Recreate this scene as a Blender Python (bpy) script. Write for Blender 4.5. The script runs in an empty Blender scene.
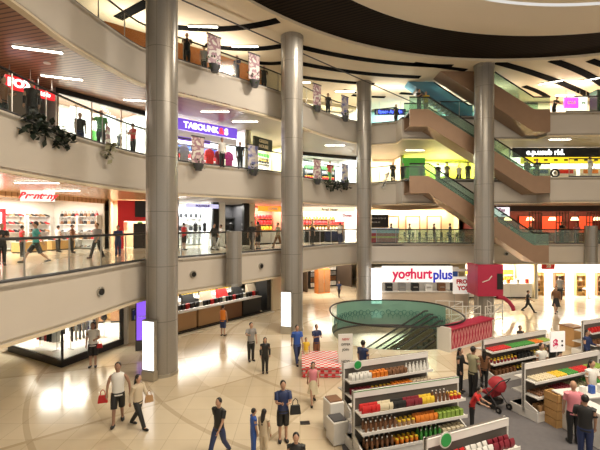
import bpy, bmesh, math, random
from mathutils import Vector, Matrix, Quaternion
random.seed(7)
PI = math.pi
sc = bpy.context.scene
C = sc.collection
EYE = 5.8
# ---------------------------------------------------------------- camera, world, exposure
cam_d = bpy.data.cameras.new('camera'); cam_d.sensor_width = 36; cam_d.lens = 24
cam_d.clip_start = .1; cam_d.clip_end = 200
cam = bpy.data.objects.new('camera', cam_d); C.objects.link(cam)
cam.location = (0, 0, EYE); cam.rotation_euler = (PI/2, 0, 0)
sc.camera = cam
w = bpy.data.worlds.new('world'); sc.world = w; w.use_nodes = True
bg = w.node_tree.nodes['Background']; bg.inputs[0].default_value = (1, .95, .88, 1); bg.inputs[1].default_value = .5
sc.view_settings.view_transform = 'Standard'; sc.view_settings.look = 'None'
sc.view_settings.gamma = 1; sc.view_settings.use_curve_mapping = False
sc.view_settings.exposure = .6
sc.cycles.use_denoising = True
sc.cycles.max_bounces = 6; sc.cycles.diffuse_bounces = 3; sc.cycles.glossy_bounces = 3
sc.cycles.transparent_max_bounces = 16; sc.cycles.sample_clamp_indirect = 6
WARM = (1, .89, .74); NEUT = (1, .95, .86); COOL = (.9, .96, 1)

def area(loc, sx, sy, power, col=WARM, rot=(0, 0, 0)):
    l = bpy.data.lights.new('area_light', 'AREA'); l.shape = 'RECTANGLE'; l.size = sx; l.size_y = sy
    l.energy = power; l.color = col
    o = bpy.data.objects.new('area_light', l); o.location = loc; o.rotation_euler = rot; C.objects.link(o); return o
area((10, 6, 15.7), 14, 10, 2300, WARM)             # unseen area light added below the closed dome in place of a skylight
area((2, 19.5, 16.0), 1.5, 1.0, 500, WARM)
area((8, 10, 15.2), 8, 6, 420, WARM, (PI, 0, 0))        # unseen uplights added to brighten the dome and, as assumed coves, the ceiling
area((-6.4, 21.4, 14.9), .4, 8, 170, WARM, (PI, 0, -.9))
area((10, 30.2, 15.3), 12, .4, 130, WARM, (PI, 0, 0)); area((22, 29.5, 15.3), 8, .4, 110, WARM, (PI, 0, 0))
area((-14, 13, 7.2), 3, 14, 160, WARM)             # one wide area light added under the left gallery soffit
# ---------------------------------------------------------------- materials
MAT = {}
def M(name, col=(.8, .8, .8), rough=.5, metal=0, emit=0, ecol=None, coat=0):
    if name in MAT: return MAT[name]
    m = bpy.data.materials.new(name); m.use_nodes = True
    b = m.node_tree.nodes['Principled BSDF']
    b.inputs['Base Color'].default_value = (*col, 1); b.inputs['Roughness'].default_value = rough
    b.inputs['Metallic'].default_value = metal
    if coat: b.inputs['Coat Weight'].default_value = coat
    if emit:
        b.inputs['Emission Color'].default_value = (*(ecol or col), 1); b.inputs['Emission Strength'].default_value = emit
    MAT[name] = m; return m
def nd(m, t, **k):
    n = m.node_tree.nodes.new(t)
    for a, v in k.items(): setattr(n, a, v)
    return n
def lk(m, a, b): m.node_tree.links.new(a, b)
def mth(m, op, a, b=None, c=None):
    n = nd(m, 'ShaderNodeMath', operation=op)
    for i, v in enumerate((a, b, c)):
        if v is None: continue
        if isinstance(v, (int, float)): n.inputs[i].default_value = v
        else: lk(m, v, n.inputs[i])
    return n.outputs[0]
def mixc(m, f, a, b):
    n = nd(m, 'ShaderNodeMix', data_type='RGBA')
    if isinstance(f, (int, float)): n.inputs[0].default_value = f
    else: lk(m, f, n.inputs[0])
    for i, v in ((6, a), (7, b)):
        if isinstance(v, tuple): n.inputs[i].default_value = (*v, 1)
        else: lk(m, v, n.inputs[i])
    return n.outputs[2]
def noisy(name, c1, c2, scale=3, rough=.6, metal=0, bump=0):
    m = M(name, c1, rough, metal); b = m.node_tree.nodes['Principled BSDF']
    t = nd(m, 'ShaderNodeTexCoord'); n = nd(m, 'ShaderNodeTexNoise'); n.inputs['Scale'].default_value = scale
    n.inputs['Detail'].default_value = 4
    lk(m, t.outputs['Object'], n.inputs['Vector'])
    lk(m, mixc(m, n.outputs[0], c1, c2), b.inputs['Base Color'])
    if bump:
        bp = nd(m, 'ShaderNodeBump'); bp.inputs['Strength'].default_value = bump; lk(m, n.outputs[0], bp.inputs['Height']); lk(m, bp.outputs[0], b.inputs['Normal'])
    return m
PLASTER = noisy('plaster', (.57, .515, .445), (.62, .565, .495), .8, .55)
CREAM = noisy('cream_paint', (.68, .57, .40), (.76, .65, .47), .7, .5)
CEIL = noisy('ceiling_panel', (.72, .615, .44), (.78, .675, .50), .5, .6)
DOME = noisy('dome_paint', (.66, .57, .45), (.70, .61, .49), .3, .6)
DARKRING = None
WHITE = M('white_paint', (.76, .74, .70), .4)
BLACK = M('black_paint', (.012, .012, .012), .4); MATTE = M('matte_black', (.006, .006, .006), 1)
MATTE.node_tree.nodes['Principled BSDF'].inputs['Specular IOR Level'].default_value = .05
DGREY = M('dark_grey', (.06, .06, .065), .4)
STEEL = M('brushed_steel', (.5, .48, .44), .3, .9)
TAN = noisy('escalator_cladding', (.30, .185, .115), (.38, .24, .15), 2, .35, .25)
RED = M('red_paint', (.62, .015, .02), .4)
MAROON = noisy('magenta_red_panel', (.42, .02, .06), (.5, .03, .08), 2, .4)
GOLD = noisy('gold_wood', (.62, .38, .12), (.72, .46, .18), 5, .4)
WOODM = noisy('brown_wood', (.26, .12, .05), (.36, .18, .08), 6, .4)
ORANGE = noisy('orange_timber', (.55, .17, .03), (.66, .23, .05), 4, .4)
LAMP = M('lamp_glow', (1, .93, .8), .5, 0, 9)
LBOX = M('lightbox_face', (1, .98, .95), .5, 0, 1.6)
SKIN = M('skin', (.50, .29, .19), .55); SKIN2 = M('skin_dark', (.36, .2, .13), .55)
HAIR = M('black_hair', (.012, .009, .008), .4)
LEAF = noisy('leaf', (.02, .05, .01), (.05, .12, .03), 20, .5)

def glass(name, tint, refl=.03, op=0):
    m = bpy.data.materials.new(name); m.use_nodes = True; nt = m.node_tree; nt.nodes.clear()
    o = nt.nodes.new('ShaderNodeOutputMaterial'); tr = nt.nodes.new('ShaderNodeBsdfTransparent'); tr.inputs[0].default_value = (*tint, 1)
    gl = nt.nodes.new('ShaderNodeBsdfGlossy'); gl.inputs['Roughness'].default_value = .12
    mx = nt.nodes.new('ShaderNodeMixShader'); mx.inputs[0].default_value = refl
    nt.links.new(tr.outputs[0], mx.inputs[1]); nt.links.new(gl.outputs[0], mx.inputs[2])
    last = mx.outputs[0]
    if op:
        df = nt.nodes.new('ShaderNodeBsdfDiffuse'); df.inputs[0].default_value = (*tint, 1)
        m2 = nt.nodes.new('ShaderNodeMixShader'); m2.inputs[0].default_value = op
        nt.links.new(last, m2.inputs[1]); nt.links.new(df.outputs[0], m2.inputs[2]); last = m2.outputs[0]
    nt.links.new(last, o.inputs[0]); MAT[name] = m; return m
GLASS = glass('balustrade_glass', (.93, .96, .94)); SHOPGLASS = glass('shop_glass', (.95, .97, .96))
TEAL = glass('teal_glass', (.46, .72, .64), op=.4); BLUEG = glass('blue_glass', (.25, .50, .62), op=.5)
GREENG = glass('green_tinted_glass', (.66, .80, .72), op=.10); CLEARG = glass('clear_glass', (.88, .94, .92))

def floor_mat():
    m = M('marble_floor', rough=.16); b = m.node_tree.nodes['Principled BSDF']
    g = nd(m, 'ShaderNodeNewGeometry'); s = nd(m, 'ShaderNodeSeparateXYZ'); lk(m, g.outputs['Position'], s.inputs[0])
    x = mth(m, 'SUBTRACT', s.outputs[0], 5.1); y = mth(m, 'SUBTRACT', s.outputs[1], 21.2)
    r = mth(m, 'SQRT', mth(m, 'ADD', mth(m, 'MULTIPLY', x, x), mth(m, 'MULTIPLY', y, y)))
    rr = mth(m, 'DIVIDE', r, 3.6); ring = mth(m, 'FLOOR', rr)
    ph = mth(m, 'DIVIDE', mth(m, 'ARCTAN2', y, x), PI/9)
    sec = mth(m, 'FLOOR', ph)
    alt = mth(m, 'MODULO', mth(m, 'ABSOLUTE', mth(m, 'ADD', ring, sec)), 2.0)
    ln = mth(m, 'GREATER_THAN', .022, mth(m, 'MINIMUM', mth(m, 'ABSOLUTE', mth(m, 'SUBTRACT', mth(m, 'FRACT', rr), .5)), 9))
    ln2 = mth(m, 'LESS_THAN', mth(m, 'FRACT', ph), .025)
    n = nd(m, 'ShaderNodeTexNoise'); n.inputs['Scale'].default_value = .9; n.inputs['Detail'].default_value = 6; lk(m, g.outputs['Position'], n.inputs['Vector'])
    br = nd(m, 'ShaderNodeTexBrick'); br.offset = 0; br.inputs['Scale'].default_value = 1; br.inputs['Brick Width'].default_value = .9; br.inputs['Row Height'].default_value = .9
    br.inputs['Mortar Size'].default_value = .008; br.inputs['Color1'].default_value = (1, 1, 1, 1); br.inputs['Color2'].default_value = (.93, .93, .93, 1); br.inputs['Mortar'].default_value = (.72, .7, .66, 1)
    lk(m, g.outputs['Position'], br.inputs['Vector'])
    c = mixc(m, n.outputs[0], (.68, .57, .40), (.80, .70, .53))
    c = mixc(m, mth(m, 'MULTIPLY', alt, .35), c, (.50, .38, .23))
    c = mixc(m, mth(m, 'MULTIPLY', mth(m, 'MAXIMUM', ln, ln2), .45), c, (.40, .29, .17))
    mu = nd(m, 'ShaderNodeMix', data_type='RGBA', blend_type='MULTIPLY'); mu.inputs[0].default_value = 1
    lk(m, c, mu.inputs[6]); lk(m, br.outputs[0], mu.inputs[7]); lk(m, mu.outputs[2], b.inputs['Base Color'])
    b.inputs['Specular IOR Level'].default_value = .6
    return m
MARBLE = floor_mat()
def slat_mat(name, c1, c2, per=.16, ang=0, gap=.7, rough=.35):
    m = M(name, rough=rough); b = m.node_tree.nodes['Principled BSDF']
    g = nd(m, 'ShaderNodeNewGeometry'); s = nd(m, 'ShaderNodeSeparateXYZ'); lk(m, g.outputs['Position'], s.inputs[0])
    u = mth(m, 'ADD', mth(m, 'MULTIPLY', s.outputs[0], math.cos(ang)), mth(m, 'MULTIPLY', s.outputs[1], math.sin(ang)))
    f = mth(m, 'GREATER_THAN', mth(m, 'FRACT', mth(m, 'DIVIDE', u, per)), gap)
    lk(m, mixc(m, f, c1, c2), b.inputs['Base Color']); return m
SLAT4 = slat_mat('soffit_slats_brown', (.33, .17, .10), (.07, .03, .02), .2, 1.3, .72)
SLAT3 = slat_mat('soffit_slats_tan', (.60, .36, .18), (.34, .18, .08), .3, 1.3, .8, .25)
DARKRING = slat_mat('ring_slats_dark', (.022, .013, .008), (.004, .003, .002), .25, 1.1, .6, .8)
DARKRING.node_tree.nodes['Principled BSDF'].inputs['Specular IOR Level'].default_value = .1
COLM = None
def col_mat():
    m = M('column_panels', rough=.28, metal=.35); b = m.node_tree.nodes['Principled BSDF']
    t = nd(m, 'ShaderNodeTexCoord'); s = nd(m, 'ShaderNodeSeparateXYZ'); lk(m, t.outputs['Object'], s.inputs[0])
    ph = mth(m, 'DIVIDE', mth(m, 'ARCTAN2', s.outputs[1], s.outputs[0]), PI/5)
    l1 = mth(m, 'LESS_THAN', mth(m, 'FRACT', ph), .045)
    l2 = mth(m, 'LESS_THAN', mth(m, 'FRACT', mth(m, 'DIVIDE', s.outputs[2], 2.1)), .012)
    n = nd(m, 'ShaderNodeTexNoise'); n.inputs['Scale'].default_value = 25; lk(m, t.outputs['Object'], n.inputs['Vector'])
    c = mixc(m, n.outputs[0], (.29, .268, .235), (.35, .325, .29))
    lk(m, mixc(m, mth(m, 'MULTIPLY', mth(m, 'MAXIMUM', l1, l2), .6), c, (.10, .09, .08)), b.inputs['Base Color']); return m
COLM = col_mat()
CARPET = noisy('grey_carpet', (.10, .095, .10), (.15, .14, .145), 6, .85)
def check_mat():
    m = M('red_white_checks', rough=.4); b = m.node_tree.nodes['Principled BSDF']
    t = nd(m, 'ShaderNodeTexCoord'); k = nd(m, 'ShaderNodeTexChecker'); k.inputs['Scale'].default_value = 7
    k.inputs[1].default_value = (.75, .04, .05, 1); k.inputs[2].default_value = (.85, .83, .8, 1)
    lk(m, t.outputs['Object'], k.inputs[0]); lk(m, k.outputs[0], b.inputs['Base Color']); return m
CHECK = check_mat()
def print_mat(name, a, b_, c_, scale=4):
    m = M(name, rough=.4); b = m.node_tree.nodes['Principled BSDF']
    t = nd(m, 'ShaderNodeTexCoord'); v = nd(m, 'ShaderNodeTexNoise'); v.inputs['Scale'].default_value = scale; v.inputs['Detail'].default_value = 1
    lk(m, t.outputs['Object'], v.inputs['Vector'])
    r = nd(m, 'ShaderNodeValToRGB'); r.color_ramp.interpolation = 'CONSTANT'
    r.color_ramp.elements[0].color = (*a, 1); r.color_ramp.elements[1].color = (*c_, 1); r.color_ramp.elements[1].position = .56
    e = r.color_ramp.elements.new(.45); e.color = (*b_, 1)
    lk(m, v.outputs[0], r.inputs[0]); lk(m, r.outputs[0], b.inputs['Base Color']); return m
POSTER = print_mat('poster_pink', (.75, .6, .58), (.45, .25, .3), (.85, .8, .75), 3)
POSTERB = print_mat('poster_blue', (.2, .22, .5), (.6, .55, .65), (.8, .75, .7), 3)
COLS = dict(red=(.6, .02, .02), yellow=(.8, .55, .04), green=(.06, .3, .05), orange=(.75, .22, .02), white=(.8, .79, .75), black=(.015, .015, .015),
            blue=(.03, .1, .42), purple=(.12, .04, .4), pink=(.72, .25, .3), brown=(.2, .09, .04), grey=(.28, .27, .26), beige=(.6, .5, .36),
            navy=(.02, .035, .11), lime=(.28, .42, .07), teal=(.05, .35, .33), cream=(.75, .66, .46), tan=(.45, .26, .12), khaki=(.35, .33, .2), magenta=(.5, .02, .2), maroon=(.22, .015, .03))
def K(n): return M('paint_' + n, COLS[n], .5)

# ---------------------------------------------------------------- mesh helper
class MB:
    def __init__(s): s.v = []; s.f = []; s.mi = []; s.m = 0
    def add(s, vs, fs):
        o = len(s.v); s.v += [tuple(v) for v in vs]
        for f in fs: s.f.append([i + o for i in f]); s.mi.append(s.m)
        return s
    def box(s, x0, x1, y0, y1, z0, z1):
        vs = [(x0, y0, z0), (x1, y0, z0), (x1, y1, z0), (x0, y1, z0), (x0, y0, z1), (x1, y0, z1), (x1, y1, z1), (x0, y1, z1)]
        return s.add(vs, [(0, 3, 2, 1), (4, 5, 6, 7), (0, 1, 5, 4), (1, 2, 6, 5), (2, 3, 7, 6), (3, 0, 4, 7)])
    def prism(s, pts, d, off=Vector((0, 0, 0))):
        n = len(pts); d = Vector(d); a = [Vector(p) + off for p in pts]
        vs = a + [p + d for p in a]
        return s.add(vs, [list(range(n))[::-1], list(range(n, 2*n))] + [(i, (i+1) % n, n + (i+1) % n, n + i) for i in range(n)])
    def tube(s, pts, r, n=8, cap=True, squash=1):
        pts = [Vector(p) for p in pts]; rs = r if isinstance(r, (list, tuple)) else [r]*len(pts)
        vs = []; fs = []; up = None
        for i, p in enumerate(pts):
            t = (pts[min(i+1, len(pts)-1)] - pts[max(i-1, 0)]).normalized()
            if up is None or abs(up.dot(t)) > .95: up = Vector((0, 0, 1)) if abs(t.z) < .9 else Vector((0, 1, 0))
            a = t.cross(up).normalized(); b = a.cross(t)
            for k in range(n):
                th = 2*PI*k/n; vs.append(p + a*math.cos(th)*rs[i] + b*math.sin(th)*rs[i]*squash)
        for i in range(len(pts)-1):
            for k in range(n):
                fs.append((i*n+k, i*n+(k+1) % n, (i+1)*n+(k+1) % n, (i+1)*n+k))
        if cap: fs += [list(range(n))[::-1], [(len(pts)-1)*n + k for k in range(n)]]
        return s.add(vs, fs)
    def lathe(s, prof, n=16, c=(0, 0), sy=1, a0=0, a1=2*PI):
        vs = []; fs = []; full = abs(a1-a0-2*PI) < 1e-6; m = n if full else n+1
        for (r, z) in prof:
            for k in range(m):
                th = a0 + (a1-a0)*k/n; vs.append((c[0] + r*math.cos(th), c[1] + r*math.sin(th)*sy, z))
        for i in range(len(prof)-1):
            for k in range(n):
                k2 = (k+1) % m; fs.append((i*m+k, i*m+k2, (i+1)*m+k2, (i+1)*m+k))
        if full:
            if prof[0][0] > 0: fs.append(list(range(m))[::-1])
            if prof[-1][0] > 0: fs.append([(len(prof)-1)*m + k for k in range(m)])
        return s.add(vs, fs)
    def ball(s, c, r, n=10, m=7):
        rx, ry, rz = r if isinstance(r, (tuple, list)) else (r, r, r)
        vs = [(c[0], c[1], c[2]-rz)]; fs = []
        for i in range(1, m):
            ph = -PI/2 + PI*i/m
            for k in range(n): vs.append((c[0]+rx*math.cos(ph)*math.cos(2*PI*k/n), c[1]+ry*math.cos(ph)*math.sin(2*PI*k/n), c[2]+rz*math.sin(ph)))
        vs.append((c[0], c[1], c[2]+rz)); L = len(vs)-1
        for k in range(n): fs.append((0, 1+(k+1) % n, 1+k)); fs.append((L, L-n+k, L-n+(k+1) % n))
        for i in range(m-2):
            for k in range(n): a = 1+i*n; fs.append((a+k, a+(k+1) % n, a+n+(k+1) % n, a+n+k))
        return s.add(vs, fs)
    def mesh(s, name='mesh', smooth=False, bevel=0, slots=1):
        me = bpy.data.meshes.new(name); me.from_pydata(s.v, [], s.f)
        bm = bmesh.new(); bm.from_mesh(me)
        bmesh.ops.recalc_face_normals(bm, faces=bm.faces)
        if bevel: bmesh.ops.bevel(bm, geom=bm.edges[:], offset=bevel, segments=1, affect='EDGES')
        bm.to_mesh(me); bm.free()
        for i in range(slots): me.materials.append(None)
        if not bevel and max(s.mi, default=0) > 0: me.polygons.foreach_set('material_index', s.mi)
        if smooth:
            me.polygons.foreach_set('use_smooth', [True]*len(me.polygons))
            try: me.set_sharp_from_angle(angle=math.radians(40))
            except Exception: pass
        me.update(); return me
    def build(s, name, mat, parent=None, smooth=False, bevel=0):
        mats = mat if isinstance(mat, (list, tuple)) else [mat]
        return link(name, s.mesh(name, smooth, bevel, len(mats)), mats, parent)
def link(name, me, mats, parent=None):
    o = bpy.data.objects.new(name, me); C.objects.link(o)
    for i, m in enumerate(mats):
        if i < len(o.material_slots): o.material_slots[i].link = 'OBJECT'; o.material_slots[i].material = m
    if parent: o.parent = parent
    return o
def tag(o, label=None, cat=None, group=None, kind=None):
    if label: o['label'] = label
    if cat: o['category'] = cat
    if group: o['group'] = group
    if kind: o['kind'] = kind
    return o
def thing(name, label, cat, loc=(0, 0, 0), rz=0, group=None, s=1):
    o = bpy.data.objects.new(name, None); C.objects.link(o); o.empty_display_size = .1
    o.location = loc; o.rotation_euler = (0, 0, rz); o.scale = (s, s, s) if not isinstance(s, tuple) else s
    return tag(o, label, cat, group)
def struct(name, mb, mat, smooth=False):
    return tag(mb.build(name, mat, None, smooth), kind='structure')
# pixel of the 600x450 photograph -> a point
def gx(px, D): return (px-300)/400*D
def at(px, py, D): return Vector((gx(px, D), D, EYE + (225-py)/400*D))
def onz(px, py, z):
    D = (EYE - z)*400/(py-225); return Vector((gx(px, D), D, z))
ORD = ['first', 'second', 'third', 'fourth', 'fifth', 'sixth', 'seventh', 'eighth', 'ninth', 'tenth', 'eleventh', 'twelfth', 'thirteenth', 'fourteenth']
def ordl(i, n):
    if n == 1: return 'only'
    return 'leftmost' if i == 0 else ('rightmost' if i == n-1 else ORD[i] + ' from left')

# ---------------------------------------------------------------- shell
def smooth_curve(pts, step=.6):
    P = [Vector(p) for p in pts]; out = []
    for i in range(len(P)-1):
        p0 = P[max(i-1, 0)]; p1 = P[i]; p2 = P[i+1]; p3 = P[min(i+2, len(P)-1)]
        n = max(1, int((p2-p1).length/step))
        for k in range(n):
            t = k/n; out.append(.5*((2*p1) + (p2-p0)*t + (2*p0-5*p1+4*p2-p3)*t*t + (3*p1-p0-3*p2+p3)*t**3))
    out.append(P[-1]); return out
Z2, Z3, Z4, ZC = 4.3, 9.0, 13.5, 16.2
S2, S3, S4 = 2.9, 7.4, 12.0
L2a = smooth_curve([(-8.6, -3), (-8.3, 4), (-7.3, 9.6), (-6.9, 11.2), (-6.6, 13.2), (-6.35, 15.2), (-5.9, 16.6), (-5.1, 17.5), (-3.56, 19.5), (-1.09, 23), (.25, 25.5), (2.1, 28.5), (4.0, 30.5), (5.6, 31)])
L2e = L2a + [Vector(p) for p in ((8, 31), (12, 30.8), (18, 30.5), (30, 30))]
L3a = smooth_curve([(-9.6, -3), (-9.2, 4), (-8.5, 10.6), (-8.35, 13.4), (-7.9, 16.4), (-7.2, 18.8), (-6.1, 20.6), (-3.9, 22.6), (-1.2, 25), (.28, 27.6), (2.4, 30.2), (4.3, 31.6), (5.6, 31.3)])
L3e = L3a + [Vector(p) for p in ((7.2, 30), (7.3, 28.6), (16.9, 28.6), (17, 27.2), (30, 26.6))]
L4a = smooth_curve([(-9.2, -3), (-8.6, 4), (-7.95, 10.6), (-7.8, 13.7), (-6.95, 17.4), (-5.75, 18.7), (-3.6, 20.8), (-1.1, 23.4), (.25, 25.4), (2.3, 28.2), (4.15, 29.9), (5.5, 30.7)])
L4e = L4a + [Vector(p) for p in ((7.2, 30), (7.3, 28.6), (16.9, 28.6), (17, 27.5), (30, 27))]
OUT = [(45, 45), (-35, 45), (-35, -3)]
def slab(edge, zt, zb, n, fmat, cmat_left, cmat):
    poly = [(p.x, p.y) for p in edge] + OUT
    struct('floor', MB().prism([(x, y, zt-.12) for x, y in poly], (0, 0, .12)), fmat)
    # soffit split where the timber slats stop
    k = min(range(len(edge)), key=lambda i: abs(edge[i].y - 21.5) + (9 if edge[i].x > 0 else 0))
    e = edge[k]
    pl = [(p.x, p.y) for p in edge[:k+1]] + [(e.x-10, 34), (-35, 34), (-35, -3)]
    pr = [(p.x, p.y) for p in edge[k:]] + [(45, 45), (-35, 45), (-35, 34), (e.x-10, 34)]
    struct('ceiling', MB().prism([(x, y, zb) for x, y in pl], (0, 0, .06)), cmat_left)
    struct('ceiling', MB().prism([(x, y, zb) for x, y in pr], (0, 0, .06)), cmat)
    # fascia band, a thick plastered upstand
    def off(i, d):
        a = edge[max(i-1, 0)]; b = edge[min(i+1, len(edge)-1)]; t = (b-a).normalized(); return edge[i] + Vector((-t.y, t.x))*d
    f = MB(); t = MB()
    for mb, d0, d1, z0, z1 in ((f, .0, .22, zb-.02, zt+.06), (t, -.06, .2, zb-.10, zb-.02)):
        vs = []; fs = []
        for i in range(len(edge)):
            a = off(i, d0); b = off(i, d1); vs += [(a.x, a.y, z0), (a.x, a.y, z1), (b.x, b.y, z1), (b.x, b.y, z0)]
        for i in range(len(edge)-1):
            for q in range(4): fs.append((i*4+q, i*4+(q+1) % 4, i*4+4+(q+1) % 4, i*4+4+q))
        mb.add(vs, fs)
    struct('wall_level_%s' % n, f, PLASTER, True); struct('trim_%d' % {'two': 1, 'three': 2, 'four': 3}[n], t, CREAM, True)
    return off
off2 = slab(L2e, Z2, S2, 'two', MARBLE, CREAM, CREAM)
SOFFIT = noisy('soffit_shaded_beige', (.28, .24, .20), (.33, .29, .24), .6, .5)  # beige darkened so the shade under the galleries is in the colour
off3 = slab(L3e, Z3, S3, 'three', MARBLE, SLAT3, SOFFIT)
off4 = slab(L4e, Z4, S4, 'four', MARBLE, SLAT4, SOFFIT)
# ground floor with the round escalator well
WC = Vector((5.1, 21.75)); WR = (3.35, 3.2)
def well(th, k=1.0):
    c, s_ = math.cos(th), math.sin(th)
    return Vector((WC.x + WR[0]*k*math.copysign(abs(c)**.8, c), WC.y + WR[1]*k*math.copysign(abs(s_)**.8, s_)))
NW = 64
inner = [well(2*PI*i/NW) for i in range(NW)]
outer = []
for i in range(NW):
    th = 2*PI*i/NW; d = Vector((math.cos(th), math.sin(th))); ts = []
    for lim, c, o in ((45, d.x, WC.x), (-35, d.x, WC.x), (45, d.y, WC.y), (-3, d.y, WC.y)):
        if abs(c) > 1e-6 and (lim-o)/c > 0: ts.append((lim-o)/c)
    outer.append(WC + d*min(ts))
g = MB(); vs = [(p.x, p.y, 0) for p in inner] + [(p.x, p.y, 0) for p in outer]
# extra corner coverage
g.add(vs, [(i, (i+1) % NW, NW+(i+1) % NW, NW+i) for i in range(NW)])
g.add([(45, 45, 0), (-35, 45, 0), (-35, -3, 0), (45, -3, 0)], [])
nv = NW*2
def corner(cx, cy, ci):
    best = max(range(NW), key=lambda i: (outer[i]-WC).normalized().dot((Vector((cx, cy))-WC).normalized()))
    for j in (best-1, best):
        a, b = outer[j % NW], outer[(j+1) % NW]
        g.f.append([NW + j % NW, NW + (j+1) % NW, ci]); g.mi.append(0)
for ci, (cx, cy) in enumerate(((45, 45), (-35, 45), (-35, -3), (45, -3))): corner(cx, cy, nv+ci)
struct('floor', g, MARBLE)
wl = MB(); vs = [(p.x, p.y, -.001) for p in inner] + [(p.x, p.y, -5) for p in inner]
wl.add(vs, [(i, (i+1) % NW, NW+(i+1) % NW, NW+i) for i in range(NW)]); struct('wall_well', wl, noisy('well_wall', (.34, .29, .22), (.46, .40, .31), 1.5, .4), True)
struct('floor', MB().prism([(p.x, p.y, -5.1) for p in inner], (0, 0, .1)), MARBLE)
area((5.1, 24.2, -.9), 2.5, .4, 110, NEUT)
# carpet of the supermarket area
struct('floor', MB().prism([(x, y, .001) for x, y in ((1.1, 6.0), (1.1, 12.9), (7.2, 15.4), (11.8, 17.2), (20, 20), (20, 6))], (0, 0, .012)), CARPET)
# outer walls
struct('wall_back', MB().box(-35, 45, 44.8, 45, 0, ZC+.3), CREAM)
struct('wall_left', MB().box(-35.2, -35, -3, 45, 0, ZC+.3), CREAM)
struct('wall_right', MB().box(45, 45.2, -3, 45, 0, ZC+.3), CREAM)
# main ceiling: flat panels around a round recessed ring and a shallow dome
RC = (12.5, 5.5)
def annulus(r0, r1, z, n=96):
    mb = MB(); mb.lathe([(r0, z), (r1, z)], n, RC); mb.f = mb.f[:n]; mb.mi = mb.mi[:n]; return mb
struct('ceiling', annulus(19.8, 62, ZC), CEIL)
rg = MB(); rg.lathe([(19.8, ZC-.02), (19.8, ZC+.12), (16.4, ZC+.12), (16.4, ZC-.05)], 128, RC); rg.f = rg.f[:128*3]; rg.mi = rg.mi[:128*3]
struct('ceiling', rg, DARKRING, True)
dm = MB(); pr = [(16.4, ZC-.05), (16.2, ZC-.12), (15.2, ZC-.06), (14.1, ZC+.18), (13.9, ZC+.2)]
dm.lathe(pr, 128, RC); dm.f = dm.f[:128*4]; dm.mi = dm.mi[:128*4]; struct('ceiling', dm, DOME, True)
dd = MB(); dd.lathe([(13.9, ZC+.35), (9, ZC+1.0), (4, ZC+1.5), (0.01, ZC+1.6)], 96, RC); struct('ceiling', dd, CEIL, True)
tr = MB(); tr.lathe([(19.95, ZC-.001), (19.95, ZC-.05), (19.75, ZC-.05), (19.75, ZC+.1)], 128, RC); tr.f = tr.f[:128*3]; tr.mi = tr.mi[:128*3]
struct('trim_4', tr, CEIL, True)
# black slots between ceiling panels
def arc(a, b, bulge, n=16):
    a = Vector(a); b = Vector(b); m = (a+b)/2; d = (b-a); nrm = Vector((-d.y, d.x)).normalized()*bulge
    return [(a*(1-t)**2 + (m+nrm*2)*2*t*(1-t) + b*t*t) for t in [k/n for k in range(n+1)]]
def onc(px, py): D = (ZC-EYE)*400/(225-py); return (gx(px, D), D)
slots = [((290, 44), (452, 66), .7, .5), ((290, 61), (420, 77), .5, .5), ((290, 75), (374, 84), .2, .45), ((176, 27), (278, 20), .5, .5), ((205, 45), (286, 45), .5, .5),
         ((255, 62), (286, 62), .2, .45), ((497, 62), (592, 97), -.3, .55), ((552, 60), (604, 85), -.2, .55), ((524, 86), (548, 97), -.1, .4), ((414, 63), (466, 70), .0, .4),
         ((352, 95), (385, 97), .1, .4), ((343, 90), (366, 93), .1, .4), ((400, 93), (440, 96), 0, .4), ((118, 18), (148, 2), .0, .5), ((590, 60), (606, 66), 0, .5)]
for i, (a, b, bl, wd) in enumerate(slots):
    ps = arc(onc(*a), onc(*b), bl); mb = MB(); vs = []; n = len(ps)
    for k, p in enumerate(ps):
        t = (ps[min(k+1, n-1)]-ps[max(k-1, 0)]).normalized(); q = Vector((-t.y, t.x))*wd/2
        vs += [(p.x+q.x, p.y+q.y, ZC-.035), (p.x-q.x, p.y-q.y, ZC-.035), (p.x-q.x, p.y-q.y, ZC+.02), (p.x+q.x, p.y+q.y, ZC+.02)]
    fs = []
    for k in range(n-1):
        for q in range(4): fs.append((k*4+q, k*4+(q+1) % 4, k*4+4+(q+1) % 4, k*4+4+q))
    fs += [(3, 2, 1, 0), tuple((n-1)*4+q for q in range(4))]
    mb.add(vs, fs); struct('trim_%d' % (10+i), mb, MATTE)
# columns
def column(px, D, r, z1, label, rings=True, z0=0):
    X = gx(px, D); t = thing('column', label, 'column', (X, D, 0), PI/10); t['kind'] = 'structure'
    MB().lathe([(r, z0), (r, z1)], 40).build('shaft', COLM, t, True)
    MB().lathe([(r+.02, z0), (r+.02, z0+.12), (r, z0+.13)], 40).build('base_ring', STEEL, t, True)
    if rings: MB().lathe([(r+.03, z1-.22), (r+.03, z1-.02)], 40).build('top_collar', COLM, t, True)
    return X
column(162, 15.7, .60, ZC, 'tallest grey panelled column nearest the camera, left of the atrium')
column(292, 22.1, .60, ZC, 'grey panelled column in the middle of the atrium beside the lightbox')
column(364, 29.2, .54, ZC, 'slim grey column furthest back, left of the yoghurt kiosk')
column(484, 26.0, .60, ZC, 'grey column in front of the escalators, with the red kiosk wrapped round its foot')
column(234, 19.15, .37, 5.5, 'short grey half-height column ending at the second floor rail', False, S2)
column(591, 30.0, .42, 5.75, 'short grey half-height column at the right edge of the second floor', False, S2)

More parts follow.
